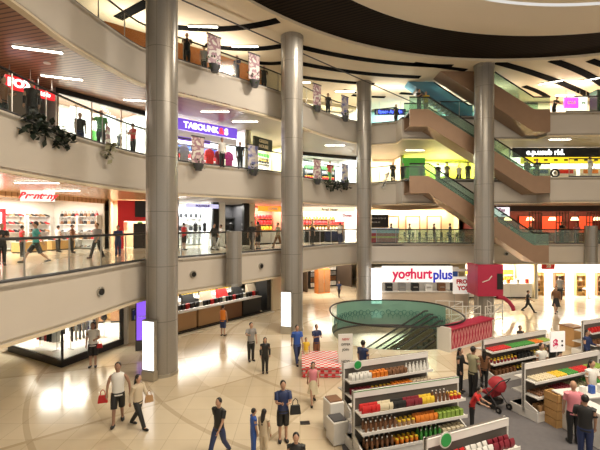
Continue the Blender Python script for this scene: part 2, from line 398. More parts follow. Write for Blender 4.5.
# balustrades
def balustrade(edge, off, z, label, gm=GLASS, skip=None, h=1.1):
    t = thing('glass_balustrade', label, 'balustrade', (edge[0].x, edge[0].y, z)); o = Vector((edge[0].x, edge[0].y, z))
    pts = [off(i, .1) for i in range(len(edge))]
    segs = []; cur = []
    for p in pts:
        if skip and skip(p):
            if len(cur) > 1: segs.append(cur)
            cur = []
        else: cur.append(p)
    if len(cur) > 1: segs.append(cur)
    for sg in segs:
        MB().tube([(p.x-o.x, p.y-o.y, h+.03) for p in sg], .04, 8).build('handrail', BLACK, t, True)
        MB().tube([(p.x-o.x, p.y-o.y, .09) for p in sg], .045, 6).build('base_rail', DGREY, t, True)
        # panels about 1.4 m
        dist = [0]
        for a, b in zip(sg, sg[1:]): dist.append(dist[-1]+(b-a).length)
        n = max(1, round(dist[-1]/1.5))
        def pt(d):
            for i in range(len(sg)-1):
                if dist[i+1] >= d-1e-6: u = (d-dist[i])/max(1e-6, dist[i+1]-dist[i]); return sg[i].lerp(sg[i+1], u)
            return sg[-1]
        for k in range(n):
            a = pt(dist[-1]*k/n + .015); b = pt(dist[-1]*(k+1)/n - .015); d = (b-a).normalized(); q = Vector((-d.y, d.x))*.012
            MB().prism([(a.x-o.x-q.x, a.y-o.y-q.y, .1), (b.x-o.x-q.x, b.y-o.y-q.y, .1), (b.x-o.x-q.x, b.y-o.y-q.y, h), (a.x-o.x-q.x, a.y-o.y-q.y, h)], (q.x, q.y, 0)).build('glass_panel', GREENG if z < 5 and a.x > 5.5 else gm, t)
            MB().tube([(a.x-o.x, a.y-o.y, .06), (a.x-o.x, a.y-o.y, h)], .022, 6).build('post', STEEL, t)
    return t
edL = lambda e: [p for p in e]
def densify(e):
    out = [e[0]]
    for a, b in zip(e, e[1:]):
        n = max(1, int((b-a).length/1.2))
        for k in range(1, n+1): out.append(a.lerp(b, k/n))
    return out
def mkoff(edge):
    def off(i, d):
        a = edge[max(i-1, 0)]; b = edge[min(i+1, len(edge)-1)]; t = (b-a).normalized(); return edge[i] + Vector((-t.y, t.x))*d
    return off
for e, z, lab, gm, sk in ((L2e, Z2, 'curved glass balustrade with black handrail along the second floor edge', GLASS, None),
                      (L3e, Z3, 'curved glass balustrade with black handrail along the third floor edge', GLASS, lambda p: 7.0 < p.x < 8.7 and p.y < 29.8 or 15.6 < p.x < 17.1),
                      (L4e, Z4, 'curved glass balustrade with dark handrail along the top floor edge', GLASS, lambda p: 7.0 < p.x < 8.7 and p.y < 29.8 or 15.6 < p.x < 17.1)):
    e2 = densify(e); balustrade(e2, mkoff(e2), z+.02, lab, gm, sk, 1.26 if z == Z3 else 1.1)
# well balustrade
t = thing('glass_balustrade', 'round teal glass balustrade with black handrail around the escalator well', 'balustrade', (WC.x, WC.y, 0))
n = 22; ring = [well(2*PI*i/88, 1.03)-WC for i in range(89)]
MB().tube([(p.x, p.y, 1.1) for p in ring], .045, 8, False).build('handrail', BLACK, t, True)
MB().tube([(p.x*.965, p.y*.965, -.42) for p in ring], .05, 8, False).build('base_rail', DGREY, t, True)
for k in range(n):
    a0, a1 = k*4, k*4+4
    vs = []; fs = []
    for j in range(a0, a1+1):
        p = ring[j]
        for q in (.972, .965): vs += [(p.x*q, p.y*q, -.4), (p.x*q, p.y*q, 1.08)]
    for j in range(4):
        b = j*4; fs += [(b, b+4, b+5, b+1), (b+2, b+3, b+7, b+6), (b+1, b+5, b+7, b+3), (b, b+2, b+6, b+4)]
    MB().add(vs, fs).build('glass_panel', TEAL if ring[a0].y > .2 and ring[a0].x > -2.6 else CLEARG, t)
orn = MB()
for j in range(2, 44):
    th = PI*j/46; p = (well(th, .955)-WC); d = Vector((-math.sin(th), math.cos(th), 0))
    c = Vector((p.x, p.y, .33 if j % 2 else .42)); orn.tube([c + d*.13*math.cos(a) + Vector((0, 0, .13*math.sin(a))) for a in [2*PI*q/10 for q in range(11)]], .016, 5, False)
    orn.tube([c-Vector((0, 0, .13)), c-Vector((0, 0, .32))], .014, 5)
orn.build('ring_ornament', M('dark_teal', (.02, .12, .11), .4), t)

# ---------------------------------------------------------------- escalators
def escalator(name_lab, x0, z0, x1, z1, y0, y1, landL=1.3, landR=1.1, zclip=None, clad=TAN, gm=GREENG, under=1.05, xcut=None):
    # (x0,z0) left end and (x1,z1) right end of the incline, running along X
    t = thing('escalator', name_lab, 'escalator', ((x0+x1)/2, (y0+y1)/2, min(z0, z1))); o = Vector(t.location)
    top = [(x0-landL, z0), (x0, z0), (x1, z1), (x1+landR, z1)]
    if xcut is not None:
        k = (z1-z0)/(x1-x0); top = [(xcut, z0+(xcut-x0)*k), (x1, z1), (x1+landR, z1)]
    bot = [(x, z-under) for x, z in top]
    if zclip is not None:
        def clipx(poly):  # cut off what would pass the ceiling
            out = []
            for (a, b), (c, d) in zip(poly, poly[1:]+poly[:1]):
                if b <= zclip: out.append((a, b))
                if (b-zclip)*(d-zclip) < 0: u = (zclip-b)/(d-b); out.append((a+(c-a)*u, zclip))
            return out
    else: clipx = lambda p: p
    body = clipx([(x, z+.12) for x, z in top] + bot[::-1])
    for y, d in ((y0, .1), (y1-.1, .1)):
        MB().prism([(x-o.x, y-o.y, z-o.z) for x, z in body], (0, d, 0)).build('side_cladding', clad, t)
    gl = clipx([(x, z+.12) for x, z in top] + [(x, z+.92) for x, z in top][::-1])
    for y in (y0+.04, y1-.06):
        MB().prism([(x-o.x, y-o.y, z-o.z) for x, z in gl], (0, .02, 0)).build('glass_panel', gm, t)
        hr = [(x, z+.95) for x, z in top if zclip is None or z+.95 < zclip]
        if zclip is not None:
            k = (z1-z0)/(x1-x0); hr = [(x0+(zclip-.98-z0)/k, zclip-.03)] + hr
        MB().tube([(x-o.x, y+.01-o.y, z-o.z) for x, z in hr], .05, 8).build('handrail', BLACK, t, True)
    und = clipx([(x, z-.0) for x, z in bot] + [(x, z+.06) for x, z in bot][::-1])
    MB().prism([(x-o.x, y0+.1-o.y, z-o.z) for x, z in und], (0, y1-y0-.2, 0)).build('underside', clad, t)
    st = MB(); nn = int(abs(z1-z0)/.2)
    for k in range(nn):
        xa = x0+(x1-x0)*k/nn; za = z0+(z1-z0)*k/nn
        if zclip is not None and za > zclip-.1: continue
        zz = min(za, z0+(z1-z0)*(k+1)/nn); st.box(xa-o.x, xa+abs(x1-x0)/nn+.02-o.x, y0+.12-o.y, y1-.12-o.y, zz-.25-o.z, zz-o.z)
    for (xa, xb, zz) in ((x0-landL, x0, z0), (x1, x1+landR, z1)):
        if xcut is not None and xb <= x0: continue
        st.box(xa-o.x, xb-o.x, y0+.12-o.y, y1-.12-o.y, zz-.1-o.z, zz+.01-o.z)
    st.build('steps', M('escalator_steps', (.12, .12, .12), .4, .6), t); return t
escalator('brown-sided escalator running down from the top floor to the third floor', 8.7, Z4, 15.8, Z3, 27.0, 28.5)
escalator('brown-sided escalator running down from the third floor to the second floor cafe', 8.7, Z3, 15.8, Z2, 27.0, 28.5, landR=1.0)
escalator('dark brown escalator rising from the top floor up through the ceiling', 8.2, 18.4, 15.8, Z4, 27.0, 28.5, zclip=ZC-.02, xcut=8.2, under=1.4)
escalator('blue glass-sided escalator behind the topmost brown one', 6.9, 17.0, 12.2, Z4+.02, 28.9, 30.1, zclip=ZC-.04, clad=BLUEG, gm=BLUEG, under=.25, xcut=6.9, landR=.3)
# down in the well
escalator('escalator going down inside the round well, nearest of the three', 2.7, -3.5, 7.2, -.45, 19.6, 20.6, .2, .2, under=.4, clad=TAN, gm=CLEARG)
escalator('escalator going down inside the round well, middle of the three', 2.6, -3.3, 7.4, -.25, 21.2, 22.2, .2, .2, under=.4, clad=TAN, gm=CLEARG)

escalator('escalator going down inside the round well, farthest of the three', 2.6, -3.3, 7.4, -.25, 22.8, 23.8, .2, .2, under=.4, clad=TAN, gm=CLEARG)

# ---------------------------------------------------------------- object library: key -> list of (part, mesh, material or None for the given colour, parent index)
SPEC = {}
def spec(key, *parts): SPEC[key] = parts
def place(key, name, label, cat, loc, rz=0, col=None, group=None, s=1):
    parts = SPEC[key]
    if isinstance(col, str): col = K(col)
    if len(parts) == 1:
        o = link(name, parts[0][1], [parts[0][2] or col]); o.location = loc; o.rotation_euler = (0, 0, rz)
        o.scale = s if isinstance(s, tuple) else (s, s, s); return tag(o, label, cat, group)
    t = thing(name, label, cat, loc, rz, group, s); made = []
    for nm, me, mt, par in parts:
        mts = mt if isinstance(mt, list) else [mt]
        made.append(link(nm, me, [m or col for m in mts], t if par is None else made[par]))
    return t
# groceries and goods (all stand on z = 0, front towards -Y)
b = MB().lathe([(.035, 0), (.037, .01), (.037, .15), (.014, .2), (.014, .23)], 10)
spec('bottle', ('bottle', b.mesh('bottle', True), None, None), ('cap', MB().lathe([(.017, .225), (.017, .25)], 8).mesh('cap'), K('white'), None))
spec('jar', ('jar', MB().lathe([(.045, 0), (.05, .01), (.05, .10), (.04, .12)], 10).mesh('jar', True), None, None), ('lid', MB().lathe([(.045, .115), (.045, .145)], 10).mesh('lid'), K('yellow'), None))
pk = MB(); pk.add([(-.06, -.012, 0), (.06, -.012, 0), (.06, .012, 0), (-.06, .012, 0), (-.058, -.04, .05), (.058, -.04, .05), (.058, .04, .05), (-.058, .04, .05),
        (-.058, -.04, .13), (.058, -.04, .13), (.058, .04, .13), (-.058, .04, .13), (-.062, -.006, .19), (.062, -.006, .19), (.062, .006, .19), (-.062, .006, .19)],
       [(0, 3, 2, 1), (12, 13, 14, 15)] + [(4*r+k, 4*r+(k+1) % 4, 4*r+4+(k+1) % 4, 4*r+4+k) for r in range(3) for k in range(4)])
spec('packet', ('packet', pk.mesh('packet', True), None, None))
spec('carton', ('carton', MB().box(-.055, .055, -.045, .045, 0, .17).mesh('carton', bevel=.004), None, None))
spec('tray', ('tray', MB().box(-.075, .075, -.1, .1, 0, .02).mesh('tray', bevel=.003), K('white'), None),
     ('fruit', (lambda m: [m.ball((x, y, .045), .035, 7, 5) for x in (-.036, .036) for y in (-.06, 0, .06)] and m)(MB()).mesh('fruit', True), None, None))
sh = MB().add([(-.04, -.13, 0), (.04, -.13, 0), (.045, 0, 0), (.035, .13, 0), (-.035, .13, 0), (-.045, 0, 0),
               (-.03, -.12, .05), (.03, -.12, .05), (.035, 0, .08), (.03, .12, .11), (-.03, .12, .11), (-.035, 0, .08)],
              [(5, 4, 3, 2, 1, 0), (6, 7, 8, 11), (11, 8, 9, 10)] + [(k, (k+1) % 6, 6+(k+1) % 6, 6+k) for k in range(6)])
spec('shoe', ('shoe', sh.mesh('shoe', True), None, None))
bgm = MB().add([(-.15, -.06, 0), (.15, -.06, 0), (.15, .06, 0), (-.15, .06, 0), (-.12, -.03, .24), (.12, -.03, .24), (.12, .03, .24), (-.12, .03, .24)],
               [(3, 2, 1, 0), (4, 5, 6, 7)] + [(k, (k+1) % 4, 4+(k+1) % 4, 4+k) for k in range(4)])
hd = MB().tube([(-.08, 0, .22), (-.06, 0, .36), (0, 0, .42), (.06, 0, .36), (.08, 0, .22)], .012, 6)
spec('handbag', ('bag_body', bgm.mesh('bag_body', bevel=.01), None, None), ('handle', hd.mesh('handle', True), None, None))
gm_ = MB().add([(-.05, -.02, 0), (.05, -.02, 0), (.22, -.02, -.08), (.26, -.02, -.3), (.18, -.02, -.32), (.17, -.02, -.8), (-.17, -.02, -.8), (-.18, -.02, -.32), (-.26, -.02, -.3), (-.22, -.02, -.08)], [])
gm_ = MB().prism([(-.05, -.03, 0), (.05, -.03, 0), (.22, -.03, -.08), (.26, -.03, -.34), (.18, -.03, -.34), (.19, -.03, -.85), (-.19, -.03, -.85), (-.18, -.03, -.34), (-.26, -.03, -.34), (-.22, -.03, -.08)], (0, .06, 0))
spec('garment', ('garment', gm_.mesh('garment'), None, None), ('hanger', MB().tube([(0, 0, -.02), (0, 0, .06), (.03, 0, .09)], .008, 5).mesh('hanger'), STEEL, None))
# furniture
def rack():
    f = MB(); f.tube([(-.8, 0, .03), (-.8, 0, 1.5), (.8, 0, 1.5), (.8, 0, .03)], .022, 8); ft = MB()
    for x in (-.8, .8): ft.tube([(x, -.25, .03), (x, .25, .03)], .025, 8)
    return f.mesh('rail', True), ft.mesh('foot', True)
rf, rt = rack(); spec('clothes_rack', ('rail', rf, STEEL, None), ('foot', rt, STEEL, None))
def shelfunit(w, h, n, d=.35):
    f = MB(); f.box(-w/2, w/2, d-.03, d, 0, h); f.box(-w/2, -w/2+.04, 0, d, 0, h); f.box(w/2-.04, w/2, 0, d, 0, h)
    parts = [('frame', f.mesh('frame'), None, None)]
    for k in range(n+1): parts.append(('shelf', MB().box(-w/2+.04, w/2-.04, 0, d-.03, .1+(h-.2)*k/n, .13+(h-.2)*k/n).mesh('shelf'), None, None))
    return parts
spec('shelf_unit', *shelfunit(1.5, 2.1, 4))
cn = MB().box(-.9, .9, -.3, .3, .1, .95); ct = MB().box(-.95, .95, -.35, .35, .95, 1.0); ck = MB().box(-.86, .86, -.26, .26, 0, .1)
spec('counter', ('cabinet', cn.mesh('cabinet'), None, None), ('worktop', ct.mesh('worktop', bevel=.008), WHITE, None), ('plinth', ck.mesh('plinth'), BLACK, None))
tb = MB().lathe([(.4, .71), (.4, .74)], 20); tl = MB().lathe([(.22, 0), (.22, .02), (.03, .04), (.03, .71)], 12)
spec('cafe_table', ('table_top', tb.mesh('table_top', True), None, None), ('pedestal', tl.mesh('pedestal', True), DGREY, None))
ch = [('seat', MB().box(-.21, .21, -.21, .21, .43, .48).mesh('seat', bevel=.015), None, None), ('backrest', MB().box(-.21, .21, .17, .21, .55, .9).mesh('backrest', bevel=.012), None, None)]
for x in (-.18, .18):
    for y in (-.18, .19): ch.append(('leg', MB().tube([(x, y, 0), (x, y, .44 if y < 0 else .88)], .018, 6).mesh('leg'), DGREY, None))
spec('cafe_chair', *ch)
spec('dress_form', ('torso', MB().lathe([(.10, .85), (.16, .95), (.115, 1.12), (.15, 1.3), (.16, 1.4), (.05, 1.47), (.045, 1.53)], 14, sy=.65).mesh('torso', True), None, None),
     ('stand', MB().lathe([(.16, 0), (.16, .02), (.02, .04), (.02, .9)], 12).mesh('stand', True), STEEL, None))
spec('pendant_lamp', ('lamp_shade', MB().lathe([(.32, 0), (.2, .28), (.18, .28)], 16).mesh('lamp_shade', True), M('warm_shade', (1, .75, .4), .6, 0, 2.2), None), ('cord', MB().tube([(0, 0, .28), (0, 0, 1.0)], .012, 5).mesh('cord'), BLACK, None))
spec('ceiling_lamp', ('housing', MB().box(-.78, .78, -.09, .09, -.03, .0).mesh('housing'), WHITE, None), ('diffuser', MB().box(-.75, .75, -.07, .07, -.045, -.03).mesh('diffuser'), LAMP, None))
spec('downlight', ('rim', MB().lathe([(.13, 0), (.13, -.02), (.1, -.02)], 16).mesh('rim', True), WHITE, None), ('bulb', MB().lathe([(.095, -.01), (.095, -.018)], 16).mesh('bulb'), LAMP, None))

def lettering(text, size, col, parent, loc=(0, 0, 0), ext=.02, bold=.0, shear=0, name='lettering'):
    cu = bpy.data.curves.new(name, 'FONT'); cu.body = text; cu.size = size; cu.extrude = ext; cu.align_x = 'CENTER'; cu.align_y = 'CENTER'; cu.offset = bold; cu.shear = shear
    tmp = bpy.data.objects.new('tmp', cu); C.objects.link(tmp); me = bpy.data.meshes.new_from_object(tmp.evaluated_get(bpy.context.evaluated_depsgraph_get())); bpy.data.objects.remove(tmp)
    me.materials.clear(); me.materials.append(None)
    o = link(name, me, [col], parent); o.location = loc; o.rotation_euler = (PI/2, 0, 0); return o
def sign(loc, rz, wd, ht, bgm, texts, label, dp=.12, name='shop_sign', hang=None):
    t = thing(name, label, 'sign', loc, rz)
    bd = MB().box(-wd/2, wd/2, -dp/2, dp/2, -ht/2, ht/2).build('board', bgm, t)
    if hang:
        for x in (-wd*.35, wd*.35): MB().tube([(x, 0, ht/2-.01), (x, 0, hang-loc[2])], .02, 6).build('hanging_rod', STEEL, t)
    for tx, sz, cm, x, z, *k in texts: lettering(tx, sz, cm, bd, (x, -dp/2-.015, z), .015, k[0] if k else .01, k[1] if len(k) > 1 else 0)
    return t

# ---------------------------------------------------------------- shops: a recess with back and side walls and its own ceiling light
NW_ = [0]
class Shop:
    def __init__(s, p0, p1, z, h, depth, wall, power, col=NEUT, front=None, sides=True):
        s.p0 = Vector(p0); s.p1 = Vector(p1); d = s.p1-s.p0; s.w = d.length; s.a = math.atan2(d.y, d.x); s.z = z; s.h = h; s.depth = depth
        NW_[0] += 1; nm = 'wall_shop_%d' % NW_[0]
        mb = MB(); W = s.w
        mb.box(0, W, depth, depth+.1, 0, h)
        if sides: mb.box(0, .1, 0, depth, 0, h); mb.box(W-.1, W, 0, depth, 0, h)
        o = struct(nm, mb, wall); o.location = (s.p0.x, s.p0.y, z); o.rotation_euler = (0, 0, s.a)
        if power:
            q = s.P(W/2, depth*.5, h-.12); area(q, W*.8, depth*.6, power, col, (0, 0, s.a))
        if front:
            fr = MB(); fr.box(0, W, -.05, .12, h-front[0], h)
            o = struct('trim_%d' % (40+NW_[0]), fr, front[1]); o.location = (s.p0.x, s.p0.y, z); o.rotation_euler = (0, 0, s.a)
    def P(s, x, y, z=0):
        c, n = math.cos(s.a), math.sin(s.a); return Vector((s.p0.x + x*c - y*n, s.p0.y + x*n + y*c, s.z+z))
    def put(s, key, name, label, cat, x, y, z=0, rz=0, col=None, group=None, sc_=1): return place(key, name, label, cat, s.P(x, y, z), s.a+rz, col, group, sc_)
    def glaze(s, x0, x1, nm, z0=.1, z1=None, fr=None, n=None):
        z1 = z1 or s.h-.1; NW_[0] += 1
        o = thing('window_%d' % NW_[0], None, None, s.P(0, 0), s.a); del_keys(o); o['kind'] = 'structure'
        MB().box(x0, x1, -.01, .01, z0, z1).build('pane', SHOPGLASS, o)
        f = MB(); k = n or max(1, round((x1-x0)/1.8))
        for i in range(k+1): xx = x0+(x1-x0)*i/k; f.box(xx-.025, xx+.025, -.03, .03, 0, z1)
        f.box(x0, x1, -.03, .03, 0, z0); f.build('window_frame', fr or STEEL, o)
def del_keys(o):
    for k in ('label', 'category'):
        if k in o: del o[k]
def fill_shelf(s, x, y, items, unit_lab, shopname, col='white', goods=('packet',), per=6, palette=('red',), scale=1.8, rz=0):
    s.put('shelf_unit', 'display_shelf', unit_lab, 'shelf', x, y, 0, rz, col)
    cnt = 0
    for lv in range(items[0], items[1]):
        zz = .13+1.9*lv/4
        c = palette[lv % len(palette)]; gname = goods[lv % len(goods)]
        for k in range(per):
            xx = -.6+1.2*k/(per-1); cz, sz = math.cos(rz), math.sin(rz)
            cc = c if isinstance(c, str) else c[k % len(c)]
            s.put(gname, {'packet': 'product_packet', 'carton': 'product_carton'}.get(gname, gname), '%s %s, %s level, %s' % (cc, {'packet': 'packet', 'carton': 'box'}.get(gname, gname), ['bottom', 'second', 'middle', 'fourth', 'top'][lv], unit_lab.replace('tall ', '')),
                  gname, x+xx*cz-.15*sz, y+xx*sz+.15*cz, zz, rz, cc, '%s %ss, level %d, %s' % (cc, gname, lv, unit_lab), scale)
# --- L2 left: bright shoe shop
sA = Shop((-16.0, 13.0), (-12.3, 25.2), Z2, 3.1, 4.0, M('bright_wall', (.9, .86, .78), .5), 520, NEUT, front=(.25, SLAT3))
sA.glaze(.1, 3.2, 'g')
pal = [('brown', 'black', 'red', 'black', 'tan', 'white'), ('black', 'red', 'tan'), ('tan', 'black', 'brown'), ('black', 'brown', 'red')]
for i, x in enumerate((1.0, 2.75, 4.5, 6.2, 7.9, 9.6, 11.3)):
    fill_shelf(sA, x, 3.6, (1, 5), 'tall white shoe shelf in the left shoe shop, %s' % ordl(i, 7), 'shoe shop', goods=('shoe',), per=5, palette=pal[i % 4:] + pal[:i % 4], scale=1.5)
for i, y in enumerate((.9, 2.45)):
    fill_shelf(sA, 12.25, y, (0, 5), 'tall white bag shelf on the end wall of the shoe shop, %s' % ('front', 'rear')[i], 'shoe shop', goods=('shoe', 'handbag', 'shoe', 'handbag', 'handbag'), per=5, palette=(('black', 'tan', 'black', 'brown', 'black'), ('tan', 'black', 'brown', 'red', 'tan'), ('black', 'white', 'black', 'red', 'black'), ('brown', 'black', 'tan', 'black', 'tan'), ('black', 'brown', 'tan', 'black', 'red')), scale=.85, rz=-PI/2)
for i, x in enumerate((3.4, 6.2, 9.0, 11.2)):
    sA.put('counter', 'display_table', 'low gold display table in the shoe shop, %s' % ordl(i, 4), 'table', x, 1.6+.3*(i % 2), 0, 0, GOLD, None, (.9, 1, .6))
    for k in range(5): sA.put('shoe', 'shoe', '%s shoe standing on the low shoe shop table, %s' % (('black', 'red', 'tan')[k % 3], ordl(i, 4)), 'shoe', x-.6+.3*k, 1.6+.3*(i % 2), .6, .4, ('black', 'red', 'tan')[k % 3], 'shoes on table %s %s' % (ordl(i, 4), ('black', 'red', 'tan')[k % 3]), 1.2)
t = thing('door_frame_display', 'bright red doorway frame around a white poster in the shoe shop', 'frame', sA.P(8.2, 3.1, 0), sA.a)
MB().box(-.6, -.4, 0, .1, 0, 2.4).box(.4, .6, 0, .1, 0, 2.4).box(-.6, .6, 0, .1, 2.2, 2.4).build('frame', RED, t); MB().box(-.4, .4, .04, .08, .9, 2.2).build('poster', LBOX, t)
p = at(38, 196, 18.6); sign(p, sA.a-.9, 1.35, .5, M('sign_white', (.9, .88, .85), .4, 0, .6), [('Brantany', .42, M('red_letters', (.7, .02, .03), .4, 0, .5, (.8, .02, .03)), 0, 0, .014, .4)], 'white shop sign with red slanted script above the shoe shop', hang=S3)
# red-framed shop beside it
sB = Shop((-11.9, 24.9), (-8.6, 26.2), Z2, 3.1, 2.5, M('wall_beige', (.65, .52, .36), .5), 200, WARM)
t = thing('shop_portal', 'red square-framed shop portal at the left of the tall column', 'doorway', sB.P(.5, -.1), sB.a)
MB().box(0, .35, 0, .25, 0, 3.05).box(2.2, 2.7, 0, .25, 0, 3.05).box(.35, 2.2, 0, .25, 1.75, 2.0).box(.35, 1.0, 0, .25, 2.0, 3.05).build('frame', RED, t)
MB().box(1.0, 2.2, .05, .2, 2.0, 3.05).build('black_panel', BLACK, t); MB().box(.9, 1.7, .3, .4, 0, 1.6).build('door', BLACK, t)
for i, x in enumerate((.9, 1.8, 2.8)): sB.put('dress_form', 'mannequin', 'beige mannequin torso in the red-framed shop, %s' % ordl(i, 3), 'mannequin', x, .9, .3, 0, ('beige', 'green', 'pink')[i])
# L2 middle: row of black and white boutiques behind the walkway
def lerp2(a, b, t): return (a[0]+(b[0]-a[0])*t, a[1]+(b[1]-a[1])*t)
base = ((-8.4, 26.4), (-.9, 32.4))
WW = M('boutique_white', (.85, .84, .8), .4)
sC = Shop(base[0], lerp2(*base, .33), Z2, 3.1, 2.6, WW, 240, COOL); sD = Shop(lerp2(*base, .34), lerp2(*base, .62), Z2, 3.1, 2.6, M('charcoal_wall', (.05, .05, .055), .4), 160, NEUT)
sE = Shop(lerp2(*base, .64), base[1], Z2, 3.1, 2.4, M('warm_red_wall', (.5, .16, .1), .4), 260, NEUT)
for i, x in enumerate((.92, 2.48)): fill_shelf(sC, x, 2.2, (0, 5), 'tall white boutique shelf, second floor, %s' % ordl(i, 2), 'b', goods=('carton', 'bottle'), per=4, palette=('white', 'grey', 'black', 'beige', 'black'))
for i, x in enumerate((.8, 2.0)):
    sD.put('shelf_unit', 'display_shelf', 'black boutique shelf on the second floor, %s' % ordl(i, 2), 'shelf', x, 2.1, 0, 0, 'black', None, (.75, 1, 1))
for i, x in enumerate((.3, 1.4, 2.5)): sD.put('dress_form', 'mannequin', 'white mannequin torso in the dark boutique, %s' % ordl(i, 3), 'mannequin', x+.1, .8, .2, 0, ('white', 'black', 'white')[i])
for k, (x, c) in enumerate(((0, BLACK), (2.9, BLACK), (3.4, WW), (5.4, BLACK), (5.9, CREAM))):
    q = MB().box(-.22, .22, -.15, .15, 0, 3.1); o = struct('trim_%d' % (70+k), q, c); a = sC.P(x+.1, -.1); o.location = a; o.rotation_euler = (0, 0, sC.a)
sE.put('counter', 'shop_counter', 'white serving counter in the orange-signed kiosk on the second floor', 'counter', 1.7, .4, 0, 0, WHITE, None, (1.5, 1, 1))
for i, x in enumerate((.92, 2.5)): fill_shelf(sE, x, 2.0, (1, 5), 'tall kiosk shelf under the orange sign band, %s' % ordl(i, 2), 'k', col='brown', goods=('packet',), per=5, palette=('red', 'orange', 'yellow', 'red'))
sign(sE.P(1.7, -.2, 2.75), sE.a, 2.6, .4, M('orange_sign', (.9, .3, .03), .4, 0, .8), [('COFFEE', .26, WHITE, 0, 0)], 'orange lit sign band over the second floor kiosk')
sign(sC.P(2.0, -.2, 2.8), sC.a, 2.4, .28, M('sign_bluewhite', (.6, .6, .9), .4, 0, .6), [('BOUTIQUE', .2, K('purple'), 0, 0)], 'thin pale violet sign above the white boutique')
# L2 beyond the middle column
sF = Shop((.2, 34.6), (5.2, 36.2), Z2, 3.1, 3, WW, 420, NEUT)
sign(sF.P(2.5, -.1, 2.85), sF.a, 4.8, .4, M('sign_cream', (.9, .82, .6), .4, 0, .7), [('Bread  House', .28, K('brown'), 0, 0)], 'long cream sign above the food counter beyond the middle column')
sign(sF.P(4.0, .0, 2.2), sF.a, 1.8, .8, M('sign_white2', (.9, .88, .85), .4, 0, .8), [('Donat', .35, K('red'), .2, .15)], 'white menu board with red word in the food shop')
for i, x in enumerate((1.15, 3.1)): sF.put('counter', 'food_counter', 'white food counter with black base behind the second floor rail, %s' % ordl(i, 2), 'counter', x, .3, 0, 0, 'black' if i == 0 else 'navy')
for i, x in enumerate((1.0, 2.65, 4.3)): fill_shelf(sF, x, 2.5, (2, 5), 'tall food shelf beyond the middle column, %s' % ordl(i, 3), 'f', goods=('packet', 'carton', 'jar'), per=5, palette=('red', 'orange', 'beige'), col='brown')
# red and white striped counter
t = thing('striped_counter', 'red, yellow and white striped counter behind the second floor rail', 'counter', (6.6, 32.6, Z2), 0)
MB().box(-1.3, 1.3, -.4, .4, 0, .45).build('lower_band', RED, t); MB().box(-1.3, 1.3, -.4, .4, .45, .6).build('yellow_band', K('yellow'), t); MB().box(-1.3, 1.3, -.4, .4, .6, .85).build('upper_band', RED, t); MB().box(-1.35, 1.35, -.45, .45, .85, 1.25).build('top_case', M('blue_white_case', (.4, .5, .75), .3), t)
# cafe on L2, cream wall
sG = Shop((5.4, 36.6), (14.6, 36.6), Z2, 3.1, 1.2, M('cafe_wall', (.78, .62, .36), .5), 420, WARM)
t = thing('menu_board', 'black menu board hanging over the cafe counter', 'board', (6.8, 36.2, Z2+2.0), 0); MB().box(-1.2, 1.2, -.05, .05, -.75, .45).build('board', BLACK, t); MB().box(-1.1, -1.05, -.02, .02, .45, 1.1).box(1.05, 1.1, -.02, .02, .45, 1.1).build('hanging_rod', STEEL, t)
for k in range(5): lettering(('LATTE 3.5', 'MOCHA 4.0', 'TEA 2.8')[k % 3], .16, WHITE, t, ((-.7, 0, .7)[k % 3], -.08, .1-.35*(k//3)), .004, 0)
for i in range(7):
    x = 8.5+.9*i; y = 32.4+1.1*(i % 2)
    place('cafe_table', 'cafe_table', 'round dark cafe table behind the green glass rail, %s' % ordl(i, 7), 'table', (x, y, Z2), 0, 'brown')
    for k, (dx, r) in enumerate(((-.62, PI/2), (.62, -PI/2))):
        if 14 < x + dx: continue
        place('cafe_chair', 'cafe_chair', 'black cafe chair on the %s side of the cafe table %s' % (('left', 'right')[k], ordl(i, 7)), 'chair', (x+dx*.8, y+.3*(k-.5), Z2), r, 'black', 'cafe chairs')
for i, x in enumerate((8.6, 10.6, 12.6)):
    t = thing('picture_frame', 'dark framed doorway panel on the cream cafe wall, %s' % ordl(i, 3), 'frame', (x, 36.5+1.1, Z2), 0)
    MB().box(-.7, .7, -.05, .05, 0, .08).box(-.7, -.6, -.05, .05, 0, 2.4).box(.6, .7, -.05, .05, 0, 2.4).box(-.7, .7, -.05, .05, 2.3, 2.4).build('frame', WOODM, t); MB().box(-.6, .6, -.01, .03, .08, 2.3).build('panel', CREAM, t)
# red restaurant L2 right
REDW = noisy('restaurant_red', (.07, .008, .006), (.14, .018, .012), 3, .5)
sH = Shop((14.9, 33.6), (29, 33.2), Z2, 3.1, 3.2, REDW, 260, (1, .55, .3), front=(.45, M('dark_brown_beam', (.05, .025, .015), .5)))
for i in range(6): sH.put('pendant_lamp', 'pendant_lamp', 'warm pendant lamp glowing in the red restaurant, %s' % ordl(i, 6), 'lamp', 1.2+1.9*i, 1.2, 1.9, 0)
for i in range(6):
    sH.put('cafe_table', 'dining_table', 'white-topped table in the red restaurant, %s' % ordl(i, 6), 'table', 1.3+1.9*i, .9, 0, 0, 'cream')
    for k in (-1, 1): sH.put('cafe_chair', 'dining_chair', 'dark chair at the %s of the red restaurant table %s' % ('left' if k < 0 else 'right', ordl(i, 6)), 'chair', 1.3+1.9*i+.6*k, .9, 0, -k*PI/2, 'brown', 'restaurant chairs')
for i, (x, wd) in enumerate(((2.3, 1.6), (5.6, 1.1), (8.0, 1.8), (11.0, 1.2))):
    t = thing('glowing_panel', 'orange-red backlit panel on the dark restaurant wall, %s' % ordl(i, 4), 'panel', sH.P(x, 3.1, .8), sH.a); MB().box(-wd/2, wd/2, -.05, .05, 0, 1.5).build('panel_face', M('ember_panel', (.55, .06, .02), .5, 0, .5), t); MB().box(-wd/2-.06, wd/2+.06, 0, .08, -.06, 1.56).build('panel_frame', BLACK, t)
